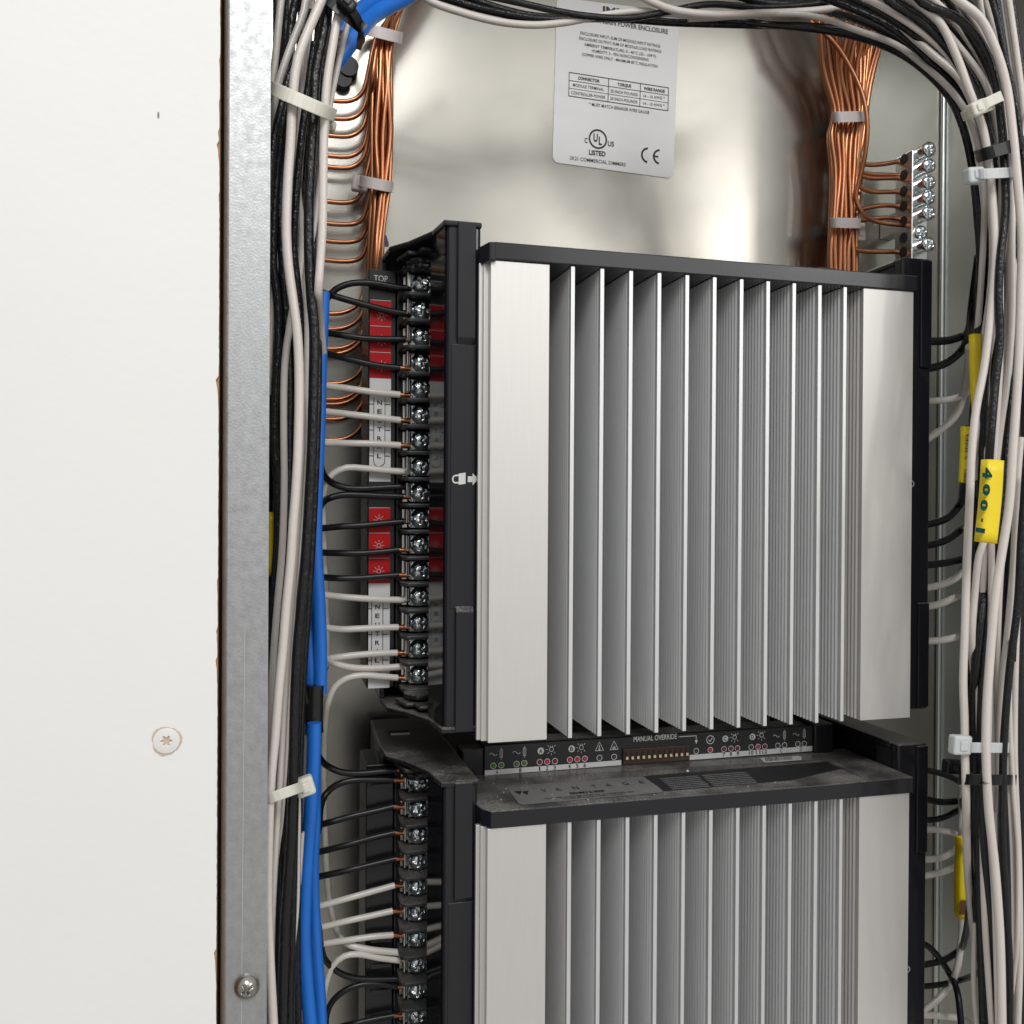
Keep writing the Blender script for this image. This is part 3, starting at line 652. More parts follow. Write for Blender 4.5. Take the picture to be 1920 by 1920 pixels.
ST_L = [
 ('b', 744, 1443, [(710,1447),(670,1450),(640,1448),(615,1437),(602,1425,.345),(592,1408,.34)], 'upper black wire of the pair at the top screw of the lower module, curving up'),
 ('b', 738, 1462, [(700,1462),(660,1463),(630,1472),(610,1490),(601,1515,.345),(598,1550,.335)], 'lower black wire of the pair at the top screw of the lower module, curving down'),
 ('b', 738, 1512, [(700,1521),(660,1530),(620,1541),(598,1547,.345),(582,1551,.34)], 'black wire sloping up right to the second screw of the lower module'),
 ('b', 740, 1561, [(700,1570),(650,1584),(600,1597,.345),(582,1601,.34)], 'black wire sloping up right to the third screw of the lower module'),
 ('b', 742, 1610, [(700,1620),(650,1632),(597,1644,.345),(582,1647,.34)], 'black wire sloping up right to the fourth screw of the lower module'),
 ('w', 740, 1660, [(700,1671),(650,1685),(598,1699,.345),(582,1703,.34)], 'white wire sloping up right to the fifth screw of the lower module'),
 ('w', 736, 1708, [(700,1716),(650,1727),(600,1739,.345),(582,1743,.34)], 'white wire sloping up right to the sixth screw of the lower module'),
 ('w', 737, 1753, [(700,1756),(650,1763),(602,1770,.345),(584,1773,.34)], 'white wire to the seventh screw of the lower module'),
 ('w', 750, 1801, [(710,1796),(670,1789),(645,1793),(625,1810),(613,1840),(606,1880,.35),(604,1940,.35)], 'white wire bending down from the eighth screw of the lower module'),
 ('b', 752, 1835, [(700,1836),(660,1833),(630,1820),(610,1800),(602,1772,.345),(598,1740,.335)], 'upper black wire of the pair at the ninth screw of the lower module, curving up'),
 ('b', 745, 1850, [(710,1845),(680,1845),(650,1855),(625,1875),(613,1900),(610,1950,.345)], 'lower black wire of the pair at the ninth screw of the lower module, curving down'),
 ('b', 738, 1904, [(700,1911),(660,1920),(620,1930,.345)], 'black wire at the very bottom, to the tenth screw of the lower module'),
]
for LST, G, dzz in ((ST_U, G1, 0), (ST_L, G2, 1)):
    for (k, ex, ey, P, lab) in LST:
        start = at(ex, ey, YT)
        pts = [start] + wpts(P, YT)
        if lab.startswith('long white'): pts[-1] = at(750, 1786, YT)
        elif P[-1][1] < 1900: q = P[-1]; sg = 1 if q[1] > P[-2][1]-8 else -1; pts += [at(q[0]-14 if q[0] < 600 else q[0]-25, q[1]+45*sg, .315 if q[0] < 600 else .33), at(562, q[1]+150*sg, .303)]
        r = rpx(start, 12.6)
        body = empty('terminal_wire', start); tag(body, lab, 'wire', G); body.location = (0, 0, 0)
        mb = MB(); sweep(mb, spline(pts, .002), r, 14)
        mb.build('insulation', 'wire_black_smooth' if k == 'b' else 'wire_white_smooth', body)
        e1 = at(min(ex+24, 772), ey+(1.5 if abs(ey-541) > 60 else 3), YT+.0002)
        mb = MB(); sweep(mb, [start+(start-e1)*.2, (start+e1)/2, e1], rpx(start, 9.0), 10); mb.build('bare_end', 'copper_end', body)

# --- wires at the right of the modules
YR = .350
G = 'wires leaving the right side of the modules'
RS = [
 ('b', 17, [(1725,639),(1745,640),(1780,638),(1805,630),(1818,615,.33),(1824,570,.31),(1836,480,.30)], 'upper black wire from the right of the upper module to the yellow sleeve'),
 ('b', 17, [(1725,690),(1745,690),(1775,680),(1800,660),(1815,635,.34),(1826,590,.31),(1840,500,.305)], 'second black wire curving up right beside the folded yellow sleeve'),
 ('w', 14, [(1725,752),(1745,752),(1780,749),(1805,742),(1822,730),(1832,700,.30)], 'thin white wire curving up behind the folded yellow sleeve'),
 ('w', 15, [(1728,830),(1746,819),(1775,797),(1795,775),(1805,745),(1815,690,.31),(1818,650,.30)], 'white wire looping up steeply left of the folded yellow sleeve'),
 ('b', 15, [(1725,985),(1745,982),(1775,972),(1797,950),(1806,915,.33),(1812,860,.30),(1815,800,.295)], 'black wire curving up into the small yellow sleeve with black lettering'),
 ('b', 15, [(1725,1023),(1743,1022),(1775,1012),(1800,995),(1815,985,.32),(1822,960,.30)], 'black wire below the small yellow sleeve, rising to the right'),
 ('b', 15, [(1725,1060),(1742,1059),(1775,1055),(1805,1048),(1820,1040,.32)], 'nearly level black wire right of the upper module'),
 ('w', 15, [(1722,1103),(1738,1102),(1770,1095),(1795,1082),(1806,1064),(1812,1030,.32),(1815,990,.30)], 'upper of three white wires low on the right of the upper module'),
 ('w', 15, [(1720,1139),(1736,1138),(1770,1130),(1795,1118),(1812,1104,.32),(1818,1080,.30)], 'middle of three white wires low on the right of the upper module'),
 ('w', 15, [(1720,1202),(1735,1202),(1770,1200),(1795,1194),(1812,1184,.32),(1820,1165,.30)], 'lowest of three white wires low on the right of the upper module'),
 ('b', 13, [(1715,1440),(1735,1444),(1770,1452),(1800,1466),(1815,1475,.32)], 'black wire sloping down right beneath the black cable tie head'),
 ('b', 14, [(1715,1496),(1733,1498),(1765,1504),(1795,1502),(1810,1495,.32),(1818,1470,.31)], 'black wire sagging right of the lower module, above its white wires'),
 ('b', 13, [(1715,1538),(1732,1538),(1765,1534),(1795,1520),(1812,1505,.32)], 'black wire rising right, just above the white wires of the lower module'),
 ('w', 14, [(1715,1555),(1731,1555),(1765,1557),(1795,1566),(1806,1585),(1808,1620,.345)], 'white wire arching over and down at the right of the lower module'),
 ('w', 14, [(1715,1612),(1731,1612),(1765,1608),(1790,1594),(1806,1570),(1812,1530,.32),(1814,1480,.315)], 'white wire curving up through the arch at the right of the lower module'),
 ('w', 14, [(1715,1643),(1733,1642),(1770,1634),(1798,1622),(1812,1605,.33),(1816,1570,.32)], 'white wire curving up in front of the lower yellow sleeve'),
 ('b', 14, [(1715,1765),(1738,1773),(1760,1795),(1780,1825),(1795,1860,.34),(1803,1930,.335)], 'black wire arching down right near the bottom right'),
 ('b', 14, [(1718,1812),(1738,1808),(1770,1800),(1795,1785),(1810,1755,.33),(1818,1700,.318),(1832,1600,.305)], 'black wire rising under the lower yellow sleeve near the bottom right'),
 ('b', 13, [(1715,1850),(1738,1849),(1770,1845),(1800,1838),(1830,1826,.33),(1870,1805,.31)], 'level thin black wire near the bottom right'),
 ('w', 15, [(1715,1902),(1737,1890),(1760,1872),(1778,1850),(1795,1815,.345),(1803,1750,.345),(1803,1690,.342),(1803,1590,.342),(1803,1470,.342)], 'white wire running up through the lower yellow sleeve'),
 ('w', 15, [(1715,1903),(1735,1903),(1770,1905),(1805,1910),(1840,1928,.33)], 'white wire at the very bottom right leaving the lower module'),
]
for k, wd, P, lab in RS:
    wire([(p[0], p[1], p[2] if len(p) > 2 else YR) for p in P], wd, 'wire_black_smooth' if k == 'b' else 'wire_white_smooth', 'side_wire', lab, G, step=.002)

# --- the bundles: rows of (colour, width px, depth, points)
LB = [
 ('w', 19, .281, [(533,-40),(527,0),(521,60),(515,120),(508,180),(500,260),(494,400)]),
 ('w', 19, .279, [(577,-30),(570,20),(548,80),(530,130),(519,170),(508,240),(497,330)]),
 ('w', 22, .268, [(612,-30),(603,0),(582,48),(558,112),(550,170),(545,260),(539,350),(537,440),(541,500),(550,567),(558,632),(561,710),(559,840),(554,930),(550,978),(545,1056),(537,1134),(530,1220),(523,1290),(516,1380),(509,1450),(504,1560),(502,1700),(506,1800),(513,1930)]),
 ('w', 17, .284, [(580,-20),(573,60),(567,160),(563,235),(557,340),(566,440),(560,520),(545,600),(534,684),(532,815),(533,900),(529,1030),(520,1134),(512,1240),(506,1395),(503,1500)]),
 ('b', 24, .272, [(630,-30),(616,8),(605,70),(593,130),(587,234),(581,338),(579,416),(580,490),(584,560),(589,620),(588,720),(585,840),(582,900),(576,1004),(568,1108),(558,1212),(553,1320),(550,1445),(546,1570),(535,1726),(529,1930)]),
 ('w', 21, .270, [(650,-30),(636,18),(623,90),(613,156),(608,234),(606,338),(604,440),(600,500),(597,545),(600,600,.29),(605,660,.30)]),
 ('w', 14, .278, [(665,0),(650,52),(632,130),(618,200),(607,280),(597,360),(588,430),(576,490),(573,528),(576,606),(575,710),(576,815),(572,900),(563,1004),(551,1108),(543,1240),(538,1350),(533,1445),(526,1540),(517,1610),(511,1726),(508,1930)]),
 ('b', 19, .280, [(590,80),(580,150),(572,208),(560,312),(554,390),(551,470),(556,520),(563,590),(567,660),(568,760),(563,860),(556,960),(552,1040)]),
 ('b', 18, .276, [(585,20),(565,90),(543,140),(530,190),(517,240),(508,310),(502,400)]),
 ('b', 20, .287, [(545,160),(530,230),(519,330),(513,430),(512,500),(520,560),(522,632),(517,720),(514,800),(519,900),(521,1000),(516,1082),(508,1200),(503,1350),(502,1480)]),
 ('w', 15, .289, [(530,250),(517,380),(512,450),(519,470),(514,528),(508,620),(502,740)]),
 ('b', 20, .288, [(560,-20),(549,26),(541,104),(533,190),(527,300),(526,420),(534,560),(541,700),(540,860),(538,1000),(532,1150),(527,1300),(525,1450),(523,1600),(521,1750),(519,1930)]),
 ('b', 18, .291, [(610,-20),(600,60),(590,180),(573,300),(568,450),(580,600),(582,760),(575,900),(568,1000),(560,1150),(545,1320),(538,1450),(532,1600),(527,1760),(526,1930)]),
 ('w', 11, .286, [(566,1000),(560,1180),(553,1320),(556,1414),(560,1507),(559,1600),(557,1700),(549,1780),(541,1850),(534,1930)]),
 ('b', 22, .282, [(570,1120),(565,1220),(559,1320),(555,1420),(551,1530),(549,1640),(546,1760),(543,1840),(541,1930)]),
 ('w', 14, .296, [(566,1560),(560,1650),(553,1750),(551,1850),(550,1930)]),
 ('b', 20, .296, [(600,180),(588,300),(580,430),(592,560),(596,700),(592,850),(585,1000),(578,1120),(568,1260),(562,1400),(559,1540),(556,1680),(556,1800),(558,1930)]),  # deep black rows from here on are added to keep the bundle's gaps dark
 ('b', 19, .295, [(640,60),(620,180),(600,300),(592,430),(588,520),(560,700),(555,900),(548,1100),(540,1300)]),
 ('b', 20, .300, [(520,-20),(520,200),(521,420),(526,700),(524,1000),(515,1300),(512,1600),(512,1930)]),
 ('b', 20, .302, [(545,200),(546,420),(550,700),(545,1000),(528,1300),(534,1600),(540,1930)]),
 ('b', 18, .300, [(512,500),(507,700),(505,900),(502,1200)]),
]
RB = [
 ('w', 17, .286, [(1290,36,.335),(1340,34,.335),(1420,27,.33),(1500,27,.325),(1545,35,.32),(1602,55,.31),(1680,84,.30),(1732,122,.292),(1785,172,.285),(1820,226,.28),(1838,290,.278),(1846,380,.278),(1844,450),(1838,554),(1830,650,.29),(1822,760,.30)]),
 ('w', 20, .276, [(1620,-30,.30),(1647,0,.30),(1693,52,.29),(1745,99,.285),(1795,143,.28),(1822,190,.274),(1842,240),(1853,300),(1858,380),(1862,470),(1856,560,.28),(1843,650,.284),(1832,740,.288)]),
 ('w', 20, .268, [(1700,-20),(1722,5),(1762,42),(1793,104),(1817,169),(1843,240),(1855,312),(1862,390),(1866,480),(1858,580),(1846,684),(1830,770),(1822,850),(1819,920),(1813,1056),(1809,1186),(1806,1280),(1808,1340),(1809,1400),(1811,1480),(1812,1570,.280),(1816,1660,.292),(1826,1760,.298)]),
 ('w', 22, .262, [(1775,-20),(1795,0),(1837,33),(1870,100),(1888,165),(1898,240),(1907,330),(1916,450),(1914,554),(1909,700),(1899,850),(1892,950),(1878,1040),(1866,1120),(1856,1238),(1850,1330),(1849,1420),(1854,1520),(1866,1632),(1875,1760),(1879,1930)]),
 ('b', 20, .288, [(860,-12,.34),(900,4,.34),(1000,30,.342),(1130,32,.342),(1270,26,.342),(1420,44,.335),(1524,54,.325),(1602,68,.315),(1680,96,.302),(1732,131,.295),(1780,182,.288),(1806,240,.284),(1822,310),(1832,400),(1838,500),(1835,600),(1828,720),(1820,860),(1816,960)]),
 ('b', 19, .292, [(1380,-30,.34),(1450,2,.34),(1520,14,.338),(1600,35,.32),(1660,60,.31),(1720,95,.302),(1775,140,.297),(1815,195),(1838,260),(1850,340),(1856,440),(1850,580),(1838,710),(1833,815),(1835,930),(1830,1020),(1818,1130),(1816,1260),(1821,1395),(1822,1500),(1823,1600),(1832,1726),(1852,1930)]),
 ('b', 21, .271, [(1640,-30),(1666,0),(1719,35),(1775,88),(1820,160),(1853,240),(1868,320),(1873,420),(1869,480),(1860,560),(1850,660),(1845,760),(1847,860,.275),(1853,960,.28),(1852,1050,.28),(1840,1140),(1829,1240),(1826,1340,.279),(1828,1480,.286),(1840,1640,.292)]),
 ('b', 22, .266, [(1700,-30),(1730,5),(1798,36),(1845,91),(1866,150),(1878,234),(1884,320),(1885,400),(1876,480),(1872,560),(1875,632),(1866,720),(1856,840),(1853,900,.27)]),
 ('b', 20, .272, [(1755,-30),(1779,0),(1811,52),(1850,120),(1877,190),(1893,270),(1900,360),(1904,450),(1907,528),(1899,684),(1888,830),(1877,950),(1866,1060),(1853,1134),(1843,1238),(1839,1350),(1838,1430),(1841,1520),(1852,1664),(1866,1800),(1872,1930)]),
 ('b', 16, .268, [(1850,-30),(1868,30),(1885,110),(1899,169),(1911,240),(1921,330),(1930,450)]),
 ('w', 14, .274, [(1835,-60),(1836,-20),(1840,15),(1850,70),(1862,120)]),
 ('w', 19, .274, [(1838,-60),(1848,-10),(1862,40),(1880,110),(1889,200),(1891,300),(1889,400),(1878,480),(1867,580),(1856,650),(1841,730),(1830,810),(1826,900,.285)]),
 ('w', 18, .270, [(1880,190),(1892,280),(1898,360),(1897,450),(1897,600),(1887,720),(1876,800),(1868,862),(1862,910),(1850,1000),(1836,1040),(1828,1110),(1822,1200),(1828,1280,.28),(1840,1380,.294)]),
 ('w', 17, .270, [(1914,820),(1906,926),(1900,1056),(1889,1186),(1878,1290),(1874,1380),(1873,1450),(1870,1520,.28)]),
 ('b', 20, .264, [(1925,880),(1915,1004),(1908,1134),(1892,1264),(1882,1395),(1880,1470),(1879,1560),(1886,1695),(1892,1800),(1893,1930)]),
 ('b', 22, .284, [(1832,900),(1846,1000),(1850,1100),(1845,1200),(1848,1300),(1836,1400),(1828,1500),(1834,1600),(1838,1726),(1845,1930)]),
 ('w', 13, .286, [(1829,1580),(1831,1632),(1845,1726),(1858,1820),(1864,1930)]),
 ('w', 10, .288, [(1843,1620),(1846,1700),(1852,1780),(1860,1850)]),
 ('w', 12, .268, [(1897,1200),(1893,1290),(1894,1350),(1900,1476),(1909,1601),(1908,1757),(1900,1840,.275),(1890,1930,.285)]),
 ('w', 15, .290, [(1828,1730),(1826,1790),(1826,1860),(1832,1930)]),
 ('b', 18, .272, [(1930,330),(1915,420),(1918,560),(1921,760),(1916,930),(1905,1100),(1898,1240)]),
 ('b', 20, .296, [(1880,300),(1890,500),(1890,700),(1880,900),(1870,1100),(1866,1300),(1860,1500),(1870,1700),(1882,1930)]),
 ('b', 20, .294, [(1850,500),(1862,700),(1845,900),(1850,1100),(1858,1300),(1848,1500),(1856,1700),(1866,1930)]),
 ('w', 14, .284, [(1885,340),(1881,450),(1874,560),(1884,680),(1880,760),(1872,860),(1878,1000),(1862,1120),(1840,1210),(1832,1330),(1831,1420),(1832,1520)]),
 ('w', 15, .275, [(1925,210),(1907,330),(1905,430),(1899,520),(1890,640),(1888,740),(1897,860),(1895,980)]),
 ('b', 19, .280, [(1540,-40,.33),(1600,5,.325),(1660,45,.315),(1740,80,.305),(1800,130,.295),(1840,190,.288),(1862,270),(1875,360),(1878,460),(1866,600)]),
 ('b', 18, .284, [(1600,-20),(1660,20),(1740,62),(1800,110),(1835,170),(1858,250),(1866,340)]),
]
TOPW = [
 ('w', 15, .332, [(780,-16),(810,4),(860,22),(930,40),(1000,47),(1060,42),(1130,29),(1200,21),(1260,26),(1330,31),(1420,28)], 'white wire sagging across the top edge and over the printed label'),
 ('w', 16, .328, [(1180,-20),(1215,0),(1260,18),(1330,27),(1420,25),(1500,22),(1560,16),(1602,6),(1640,-12)], 'white wire entering from the top above the label and crossing to the right copper strands'),
 ('b', 14, .330, [(880,-14),(960,2),(1040,20),(1100,30),(1180,34),(1250,22),(1330,8),(1420,14),(1520,8),(1600,-12)], 'black wire weaving behind the white wire over the printed label'),
 ('b', 18, .335, [(1360,-16),(1430,5),(1520,8),(1600,-4),(1660,-16)], 'short black wire at the top edge between label and right copper strands'),
 ('b', 16, .337, [(820,-8),(900,16),(1010,36),(1140,34),(1260,42),(1420,47),(1530,50),(1620,60)], 'lower black wire passing just under the white wires across the top'),
]
def name_bundle(LST, side, rows):
    out = []
    for idx, (k, wd, Y, P) in enumerate(LST):
        ys = [p[1] for p in P]; colr = 'black' if k == 'b' else 'white'
        best = None
        for row, words_ in rows:
            if min(ys) <= row <= max(ys): best = (row, words_); break
        if best is None: best = (None, 'short stretch')
        row, words_ = best
        def xat(L, row):
            Q = L[3]
            for a, b in zip(Q[:-1], Q[1:]):
                if a[1] <= row <= b[1]: return a[0]+(b[0]-a[0])*(row-a[1])/max(1e-6, b[1]-a[1])
            return None
        if row is None: out.append('%s wire of the %s bundle, short stretch numbered %s' % (colr, side, ORD[idx])); continue
        me = xat(LST[idx], row); rank = 0
        for j, L in enumerate(LST):
            if j != idx and L[0] == k:
                x = xat(L, row)
                if x is not None and (x < me or (x == me and j < idx)): rank += 1
        out.append('%s %s wire from left in the %s bundle, %s' % (ORD[rank], colr, side, words_))
    return out
def filler(A, B, f, colr, wd, Y, seed):
    rf = random.Random(seed); return (colr, wd, Y, [(a[0]+(b[0]-a[0])*f+rf.uniform(-5, 5), a[1]+(b[1]-a[1])*f) for a, b in zip(A, B)])
LB = [(k, w_*.83, Y, P) for k, w_, Y, P in LB]; RB = [(k, w_*.82, Y, P) for k, w_, Y, P in RB]
LB.append(('w', 14, .274, [(560,600,.286),(564,720,.278),(565,820),(561,920),(553,1050),(541,1200),(533,1320),(526,1450),(516,1600),(509,1750),(507,1930)]))
A_ = [(520,-20),(515,200),(512,450),(514,700),(512,950),(505,1200),(503,1450),(505,1700),(507,1930)]; B_ = [(625,-20),(605,200),(592,450),(590,700),(578,950),(563,1200),(551,1450),(550,1700),(552,1930)]
for q, (f, k, wd, Y) in enumerate(((.15,'b',16,.292),(.3,'w',13,.290),(.42,'b',16,.293),(.55,'b',16,.288),(.66,'w',13,.291),(.78,'b',16,.294),(.92,'b',16,.291))): LB.append(filler(A_, B_, f, k, wd, Y, q))
for q, (k, x) in enumerate((('b', 1904), ('w', 1912), ('b', 1919), ('w', 1926), ('b', 1932))):
    RB.append((k, 14, .276+.003*(q % 3), [(x-44, -60), (x-26, 60), (x-8, 200), (x+4, 400), (x+2, 620), (x-6, 820), (x-14, 1040), (x-22, 1240), (x-24, 1420), (x-16, 1620), (x-14, 1800), (x-18, 1930)]))
A_ = [(1640,55),(1732,120),(1800,190),(1836,290),(1843,400),(1840,520),(1830,700),(1822,900),(1818,1100),(1820,1300),(1822,1500),(1830,1700),(1845,1930)]
B_ = [(1800,-10),(1850,60),(1885,150),(1900,290),(1908,400),(1910,520),(1902,700),(1896,900),(1884,1100),(1878,1300),(1876,1500),(1885,1700),(1890,1930)]
for q, (f, k, wd, Y) in enumerate(((.12,'b',15,.290),(.25,'b',15,.286),(.4,'w',13,.288),(.5,'b',15,.284),(.62,'b',15,.289),(.74,'w',13,.283),(.86,'b',15,.287),(1.0,'b',15,.285),(.33,'w',13,.273),(.58,'w',13,.270),(.93,'w',12,.272))):
    a2 = [(1400+130*f, -30-20*f)] + A_; b2_ = [(1640, -110)] + B_
    LL = filler(a2, b2_, f, k, wd, Y, 40+q); LL = (LL[0], LL[1], LL[2], [(x, y, Y+.03*max(0, (1700-x)/300)) for x, y in LL[3]]); RB.append(LL)
LROW = [(690, 'beside the upper red labels'), (1360, 'beside the black taped cable joint'), (300, 'just below the top cable tie'), (1600, 'beside the lower module')]
RROW = [(1030, 'just below the 400-1 sleeve'), (550, 'above the yellow sleeves'), (1600, 'beside the lower yellow sleeve'), (260, 'just above the black tie'), (100, 'near the top of the photo'), (1800, 'near the bottom of the photo')]
for LST, side, rows, grp in ((LB, 'left', LROW, 'wires of the left bundle'), (RB, 'right', RROW, 'wires of the right bundle')):
    labs = name_bundle(LST, side, rows)
    for (k, wd, Y, P), lab in zip(LST, labs):
        wire([(p[0], p[1], p[2] if len(p) > 2 else Y) for p in P], wd, 'wire_black' if k == 'b' else 'wire_white', 'bundle_wire', lab, grp, step=.003, n=14)
for k, wd, Y, P, lab in TOPW:
    wire(P, wd, 'wire_black' if k == 'b' else 'wire_white', 'crossing_wire', lab, 'wires crossing the top of the cabinet', Y=Y)

# --- blue cables
GB = 'blue data cables'
wire([(606,548),(604,600),(600,700),(598,800),(594,890),(592,960),(592,1030),(598,1134),(601,1230),(600,1300)], 26, 'cable_blue', 'blue_cable', 'blue cable running down beside the terminal wires into the black tape from above', GB, Y=.306, cat='cable')
wire([(566,1060,.318),(573,1110,.315),(578,1170,.31),(583,1250,.308),(586,1300,.308)], 28, 'cable_blue', 'blue_cable', 'blue cable joining the black tape from the left, hidden higher up', GB, Y=.31, cat='cable')
bt, rr1, sp1 = wire([(589,1355),(588,1420),(584,1500),(578,1580),(573,1650),(570,1757),(575,1840),(584,1940)], 29, 'cable_blue', 'blue_cable', 'thick blue cable leaving the black tape downward, crossed by the natural cable tie', GB, Y=.300, cat='cable')
wire([(590,1420),(590,1540),(587,1620),(589,1700),(594,1790),(599,1851),(603,1940)], 25, 'cable_blue', 'blue_cable', 'darker blue cable half hidden behind the thick one near the bottom', GB, Y=.312, cat='cable')
wire([(590,1284),(589,1300),(588,1330),(588,1360),(589,1374)], 37, 'tape_black', 'black_tape', 'black electrical tape wrapped round the joint of the blue cables', None, Y=.305, cat='tape')
wire([(805,-40,.34),(765,-8,.335),(730,10,.33),(700,28,.325),(672,58,.315),(645,95,.312),(612,140,.312)], 36, 'cable_blue', 'blue_cable', 'blue cable curving in from the top beside the left copper strands', GB, cat='cable')
wire([(760,-40,.335),(720,-12,.33),(690,8,.325),(664,28,.318),(640,62,.315),(605,110,.315)], 30, 'cable_blue', 'blue_cable', 'upper blue cable behind the curving one at the top edge', GB, cat='cable')

# --- bare copper, left
G = 'bare copper strands of the left copper bundle'
PEEL = [190, 223, 256, 294, 315, 380, 421, 454, 490, 587, 616, 653, 662, 718, 748, 757, 785, 824]
rc = random.Random(4)
for i, y in enumerate(PEEL):
    s = i/(len(PEEL)-1)
    xb = 688 + 46*((i*0.618) % 1.0) if y < 700 else 700+34*((i*.618) % 1)
    xm = min(736, 689+ (3+s*42)) + rc.uniform(-3, 3)
    Yb = .400 - (.014*((i*7) % 5)/4)
    top = [(770+rc.uniform(-8, 14), -30, Yb-.006), (742+rc.uniform(-9, 9), 20, Yb-.004), (720+(xm-712)*.6+rc.uniform(-2, 2), 70, Yb), (xm+rc.uniform(-4, 4), 150, Yb), (xm+rc.uniform(-5, 6), 250, Yb)]
    P = [p for p in top if p[1] < y-85]
    if y > 440: P += [(700+(xm-700)*.7, 345, Yb)]
    if y > 560: P += [(698+(xm-700)*.5+rc.uniform(-3, 3), 420, Yb), (694+(xm-700)*.4, 490, Yb)]
    if y > 700: P += [(690, 620, .398)]
    r0 = 46 if y < 400 or y > 560 else 22
    lx = 684 if y < 330 else 681
    if y < 560: P += [(lx+6, y-r0-6, .401), (lx-2, y-r0*.45, .402), (668, y-r0*.12, .403), (650, y, .403), (625, y-1, .403), (598, y-4, .403), (545, y-6, .403)]
    else: P += [(684, y-52, .402), (678, y-26, .4025), (662, y-9, .403), (640, y, .403), (615, y+1, .403), (585, y-1, .403), (545, y-2, .403)]
    P.sort(key=lambda p: p[1] if p[1] < y-15 else 1e4-p[0])
    wire([(p[0], p[1], p[2]) for p in P], 9.5, 'copper', 'copper_strand', 'left bundle copper strand bending off left at the %s bend from the top' % ORD[i], G, step=.0025, n=10)
for i in range(6):
    q = i/5; j = lambda a: rc.uniform(-a, a); Yb = .391 - .003*(i % 2)
    wire([(775+j(8), -30, Yb-.004), (740+8*q+j(4), 25, Yb), (706+28*q+j(3), 90, Yb), (700+36*q+j(3), 200, Yb), (698+32*q, 345, Yb), (694+26*q+j(2), 430, Yb), (690+24*q, 520, Yb+.003), (688+18*q, 640, .402)], 9.5, 'copper', 'copper_strand',
         '%s copper strand from the left running down behind the TOP label, left copper bundle' % ORD[i], G, step=.004, n=10)
# --- bare copper, right
G = 'bare copper strands of the right copper bundle'
for i in range(13):
    s = i/12; layer = i % 2; Yb = .3995-.007*layer
    xt = 1528+s*102+rc.uniform(-8, 8); x1 = 1550+s*75; x2 = 1566+s*52; x3 = 1564+s*52; x4 = 1562+s*50; x5 = 1561+s*49
    if i == 11: x3 = 1612; x4 = 1603
    j = lambda a: rc.uniform(-a, a)
    x1 -= 5; x2 -= 6; x3 -= 6; x4 -= 6; x5 -= 6
    P = [(xt-20, -20, Yb-.01), (xt, 55, Yb-.008), (x1+j(5)-8, 130, Yb-.002), (x2+j(4), 215, Yb), (x3+j(3)-2, 250, Yb), (x3+j(5), 320, Yb), (x4+j(3), 415, Yb), (x5+j(2), 470, Yb), (x5+j(2), 560, Yb)]
    wire(P, 10.5, 'copper', 'copper_strand', '%s straight copper strand from the left in the right copper bundle, at its lower tie' % ORD[i], G, step=.004, n=10)
G = 'bare copper strands bending to the ground bar'
GS = [(304, [(1690,26),(1660,80),(1640,150),(1628,230),(1620,280),(1613,302),(1635,309),(1665,307),(1705,300)]),
      (325, [(1668,40),(1650,90),(1632,160),(1622,240),(1616,290),(1612,318),(1630,325),(1670,328),(1705,330)]),
      (330, [(1650,26),(1640,90),(1626,170),(1618,250),(1612,300),(1610,322),(1632,333),(1670,334),(1705,334)]),
      (358, [(1640,30),(1632,120),(1622,220),(1614,300),(1611,335),(1618,350),(1640,359),(1670,360),(1706,359)]),
      (388, [(1630,40),(1626,140),(1620,240),(1613,320),(1608,365),(1612,392),(1635,389),(1665,385),(1705,389)]),
      (408, [(1525,40,.385),(1570,80,.384),(1605,135,.383),(1624,180,.382),(1632,230,.382),(1628,290,.384),(1618,335,.388),(1611,370,.39),(1622,398,.39),(1645,414,.392),(1675,420,.392),(1706,422,.392)]),
      (412, [(1620,60),(1618,200),(1612,320),(1606,390),(1606,412),(1630,412),(1665,408),(1705,413)]),
      (470, [(1610,80),(1608,220),(1604,340),(1598,430),(1600,462),(1615,469),(1650,472),(1705,472)])]
for i, (y, P) in enumerate(GS):
    names = ['topmost hole', 'second hole, upper strand', 'second hole, lower strand', 'third hole', 'fourth hole', 'fifth hole, looping out from the front', 'fifth hole, upper strand', 'lowest hole']
    wire([(p[0]-6, p[1], p[2] if len(p) > 2 else .3955) for p in P], 9.5, 'copper', 'copper_strand', 'bare copper strand entering the ground bar at its ' + names[i], G, step=.0025, n=10)

# --- ground bar
gb = thing('ground_bar', 'silver ground bar with seven clamp screws on the back panel, right of the copper bundle', 'ground bar')
gx0, gx1 = X(1705, .3845), X(1735, .3845); gz1, gz0 = Z(1712, 280, .3845), Z(1712, 500, .3845)
MB().box(gx0, gx1, .3845, .397, gz0, gz1).build('bar', 'zinc_dull', gb, bevel=.0005)
MB().box(gx0+.001, gx1-.001, .3972, .4095, gz0+.02, gz0+.03).build('standoff', 'zinc_dull', gb)
for i, y in enumerate((288, 318, 349, 377, 406, 437, 464)):
    zc = Z(1725, y, .3845); xc = (gx0+gx1)/2+.0002
    hl = MB(); hl.cyl((gx0-.0002, .3905, zc-.001), (-1, 0, 0), .0025, .0001, 20); h_ = hl.build('wire_hole', 'black_matte', gb)
    ln = .0060 if i != 5 else .0008
    sc_ = MB().cyl((xc, .3844, zc), (0, -1, 0), .0031, ln, 24).build('screw_shank', 'zinc', gb)
    hd = screw_head(.0034, .0013, [(i*.7, .6), (i*.7+1.57, .6)], .0009, .0009, nr=20, na=56).build('screw_head', 'zinc', gb)
    hd.location = (xc, .3844-ln-.0001, zc)

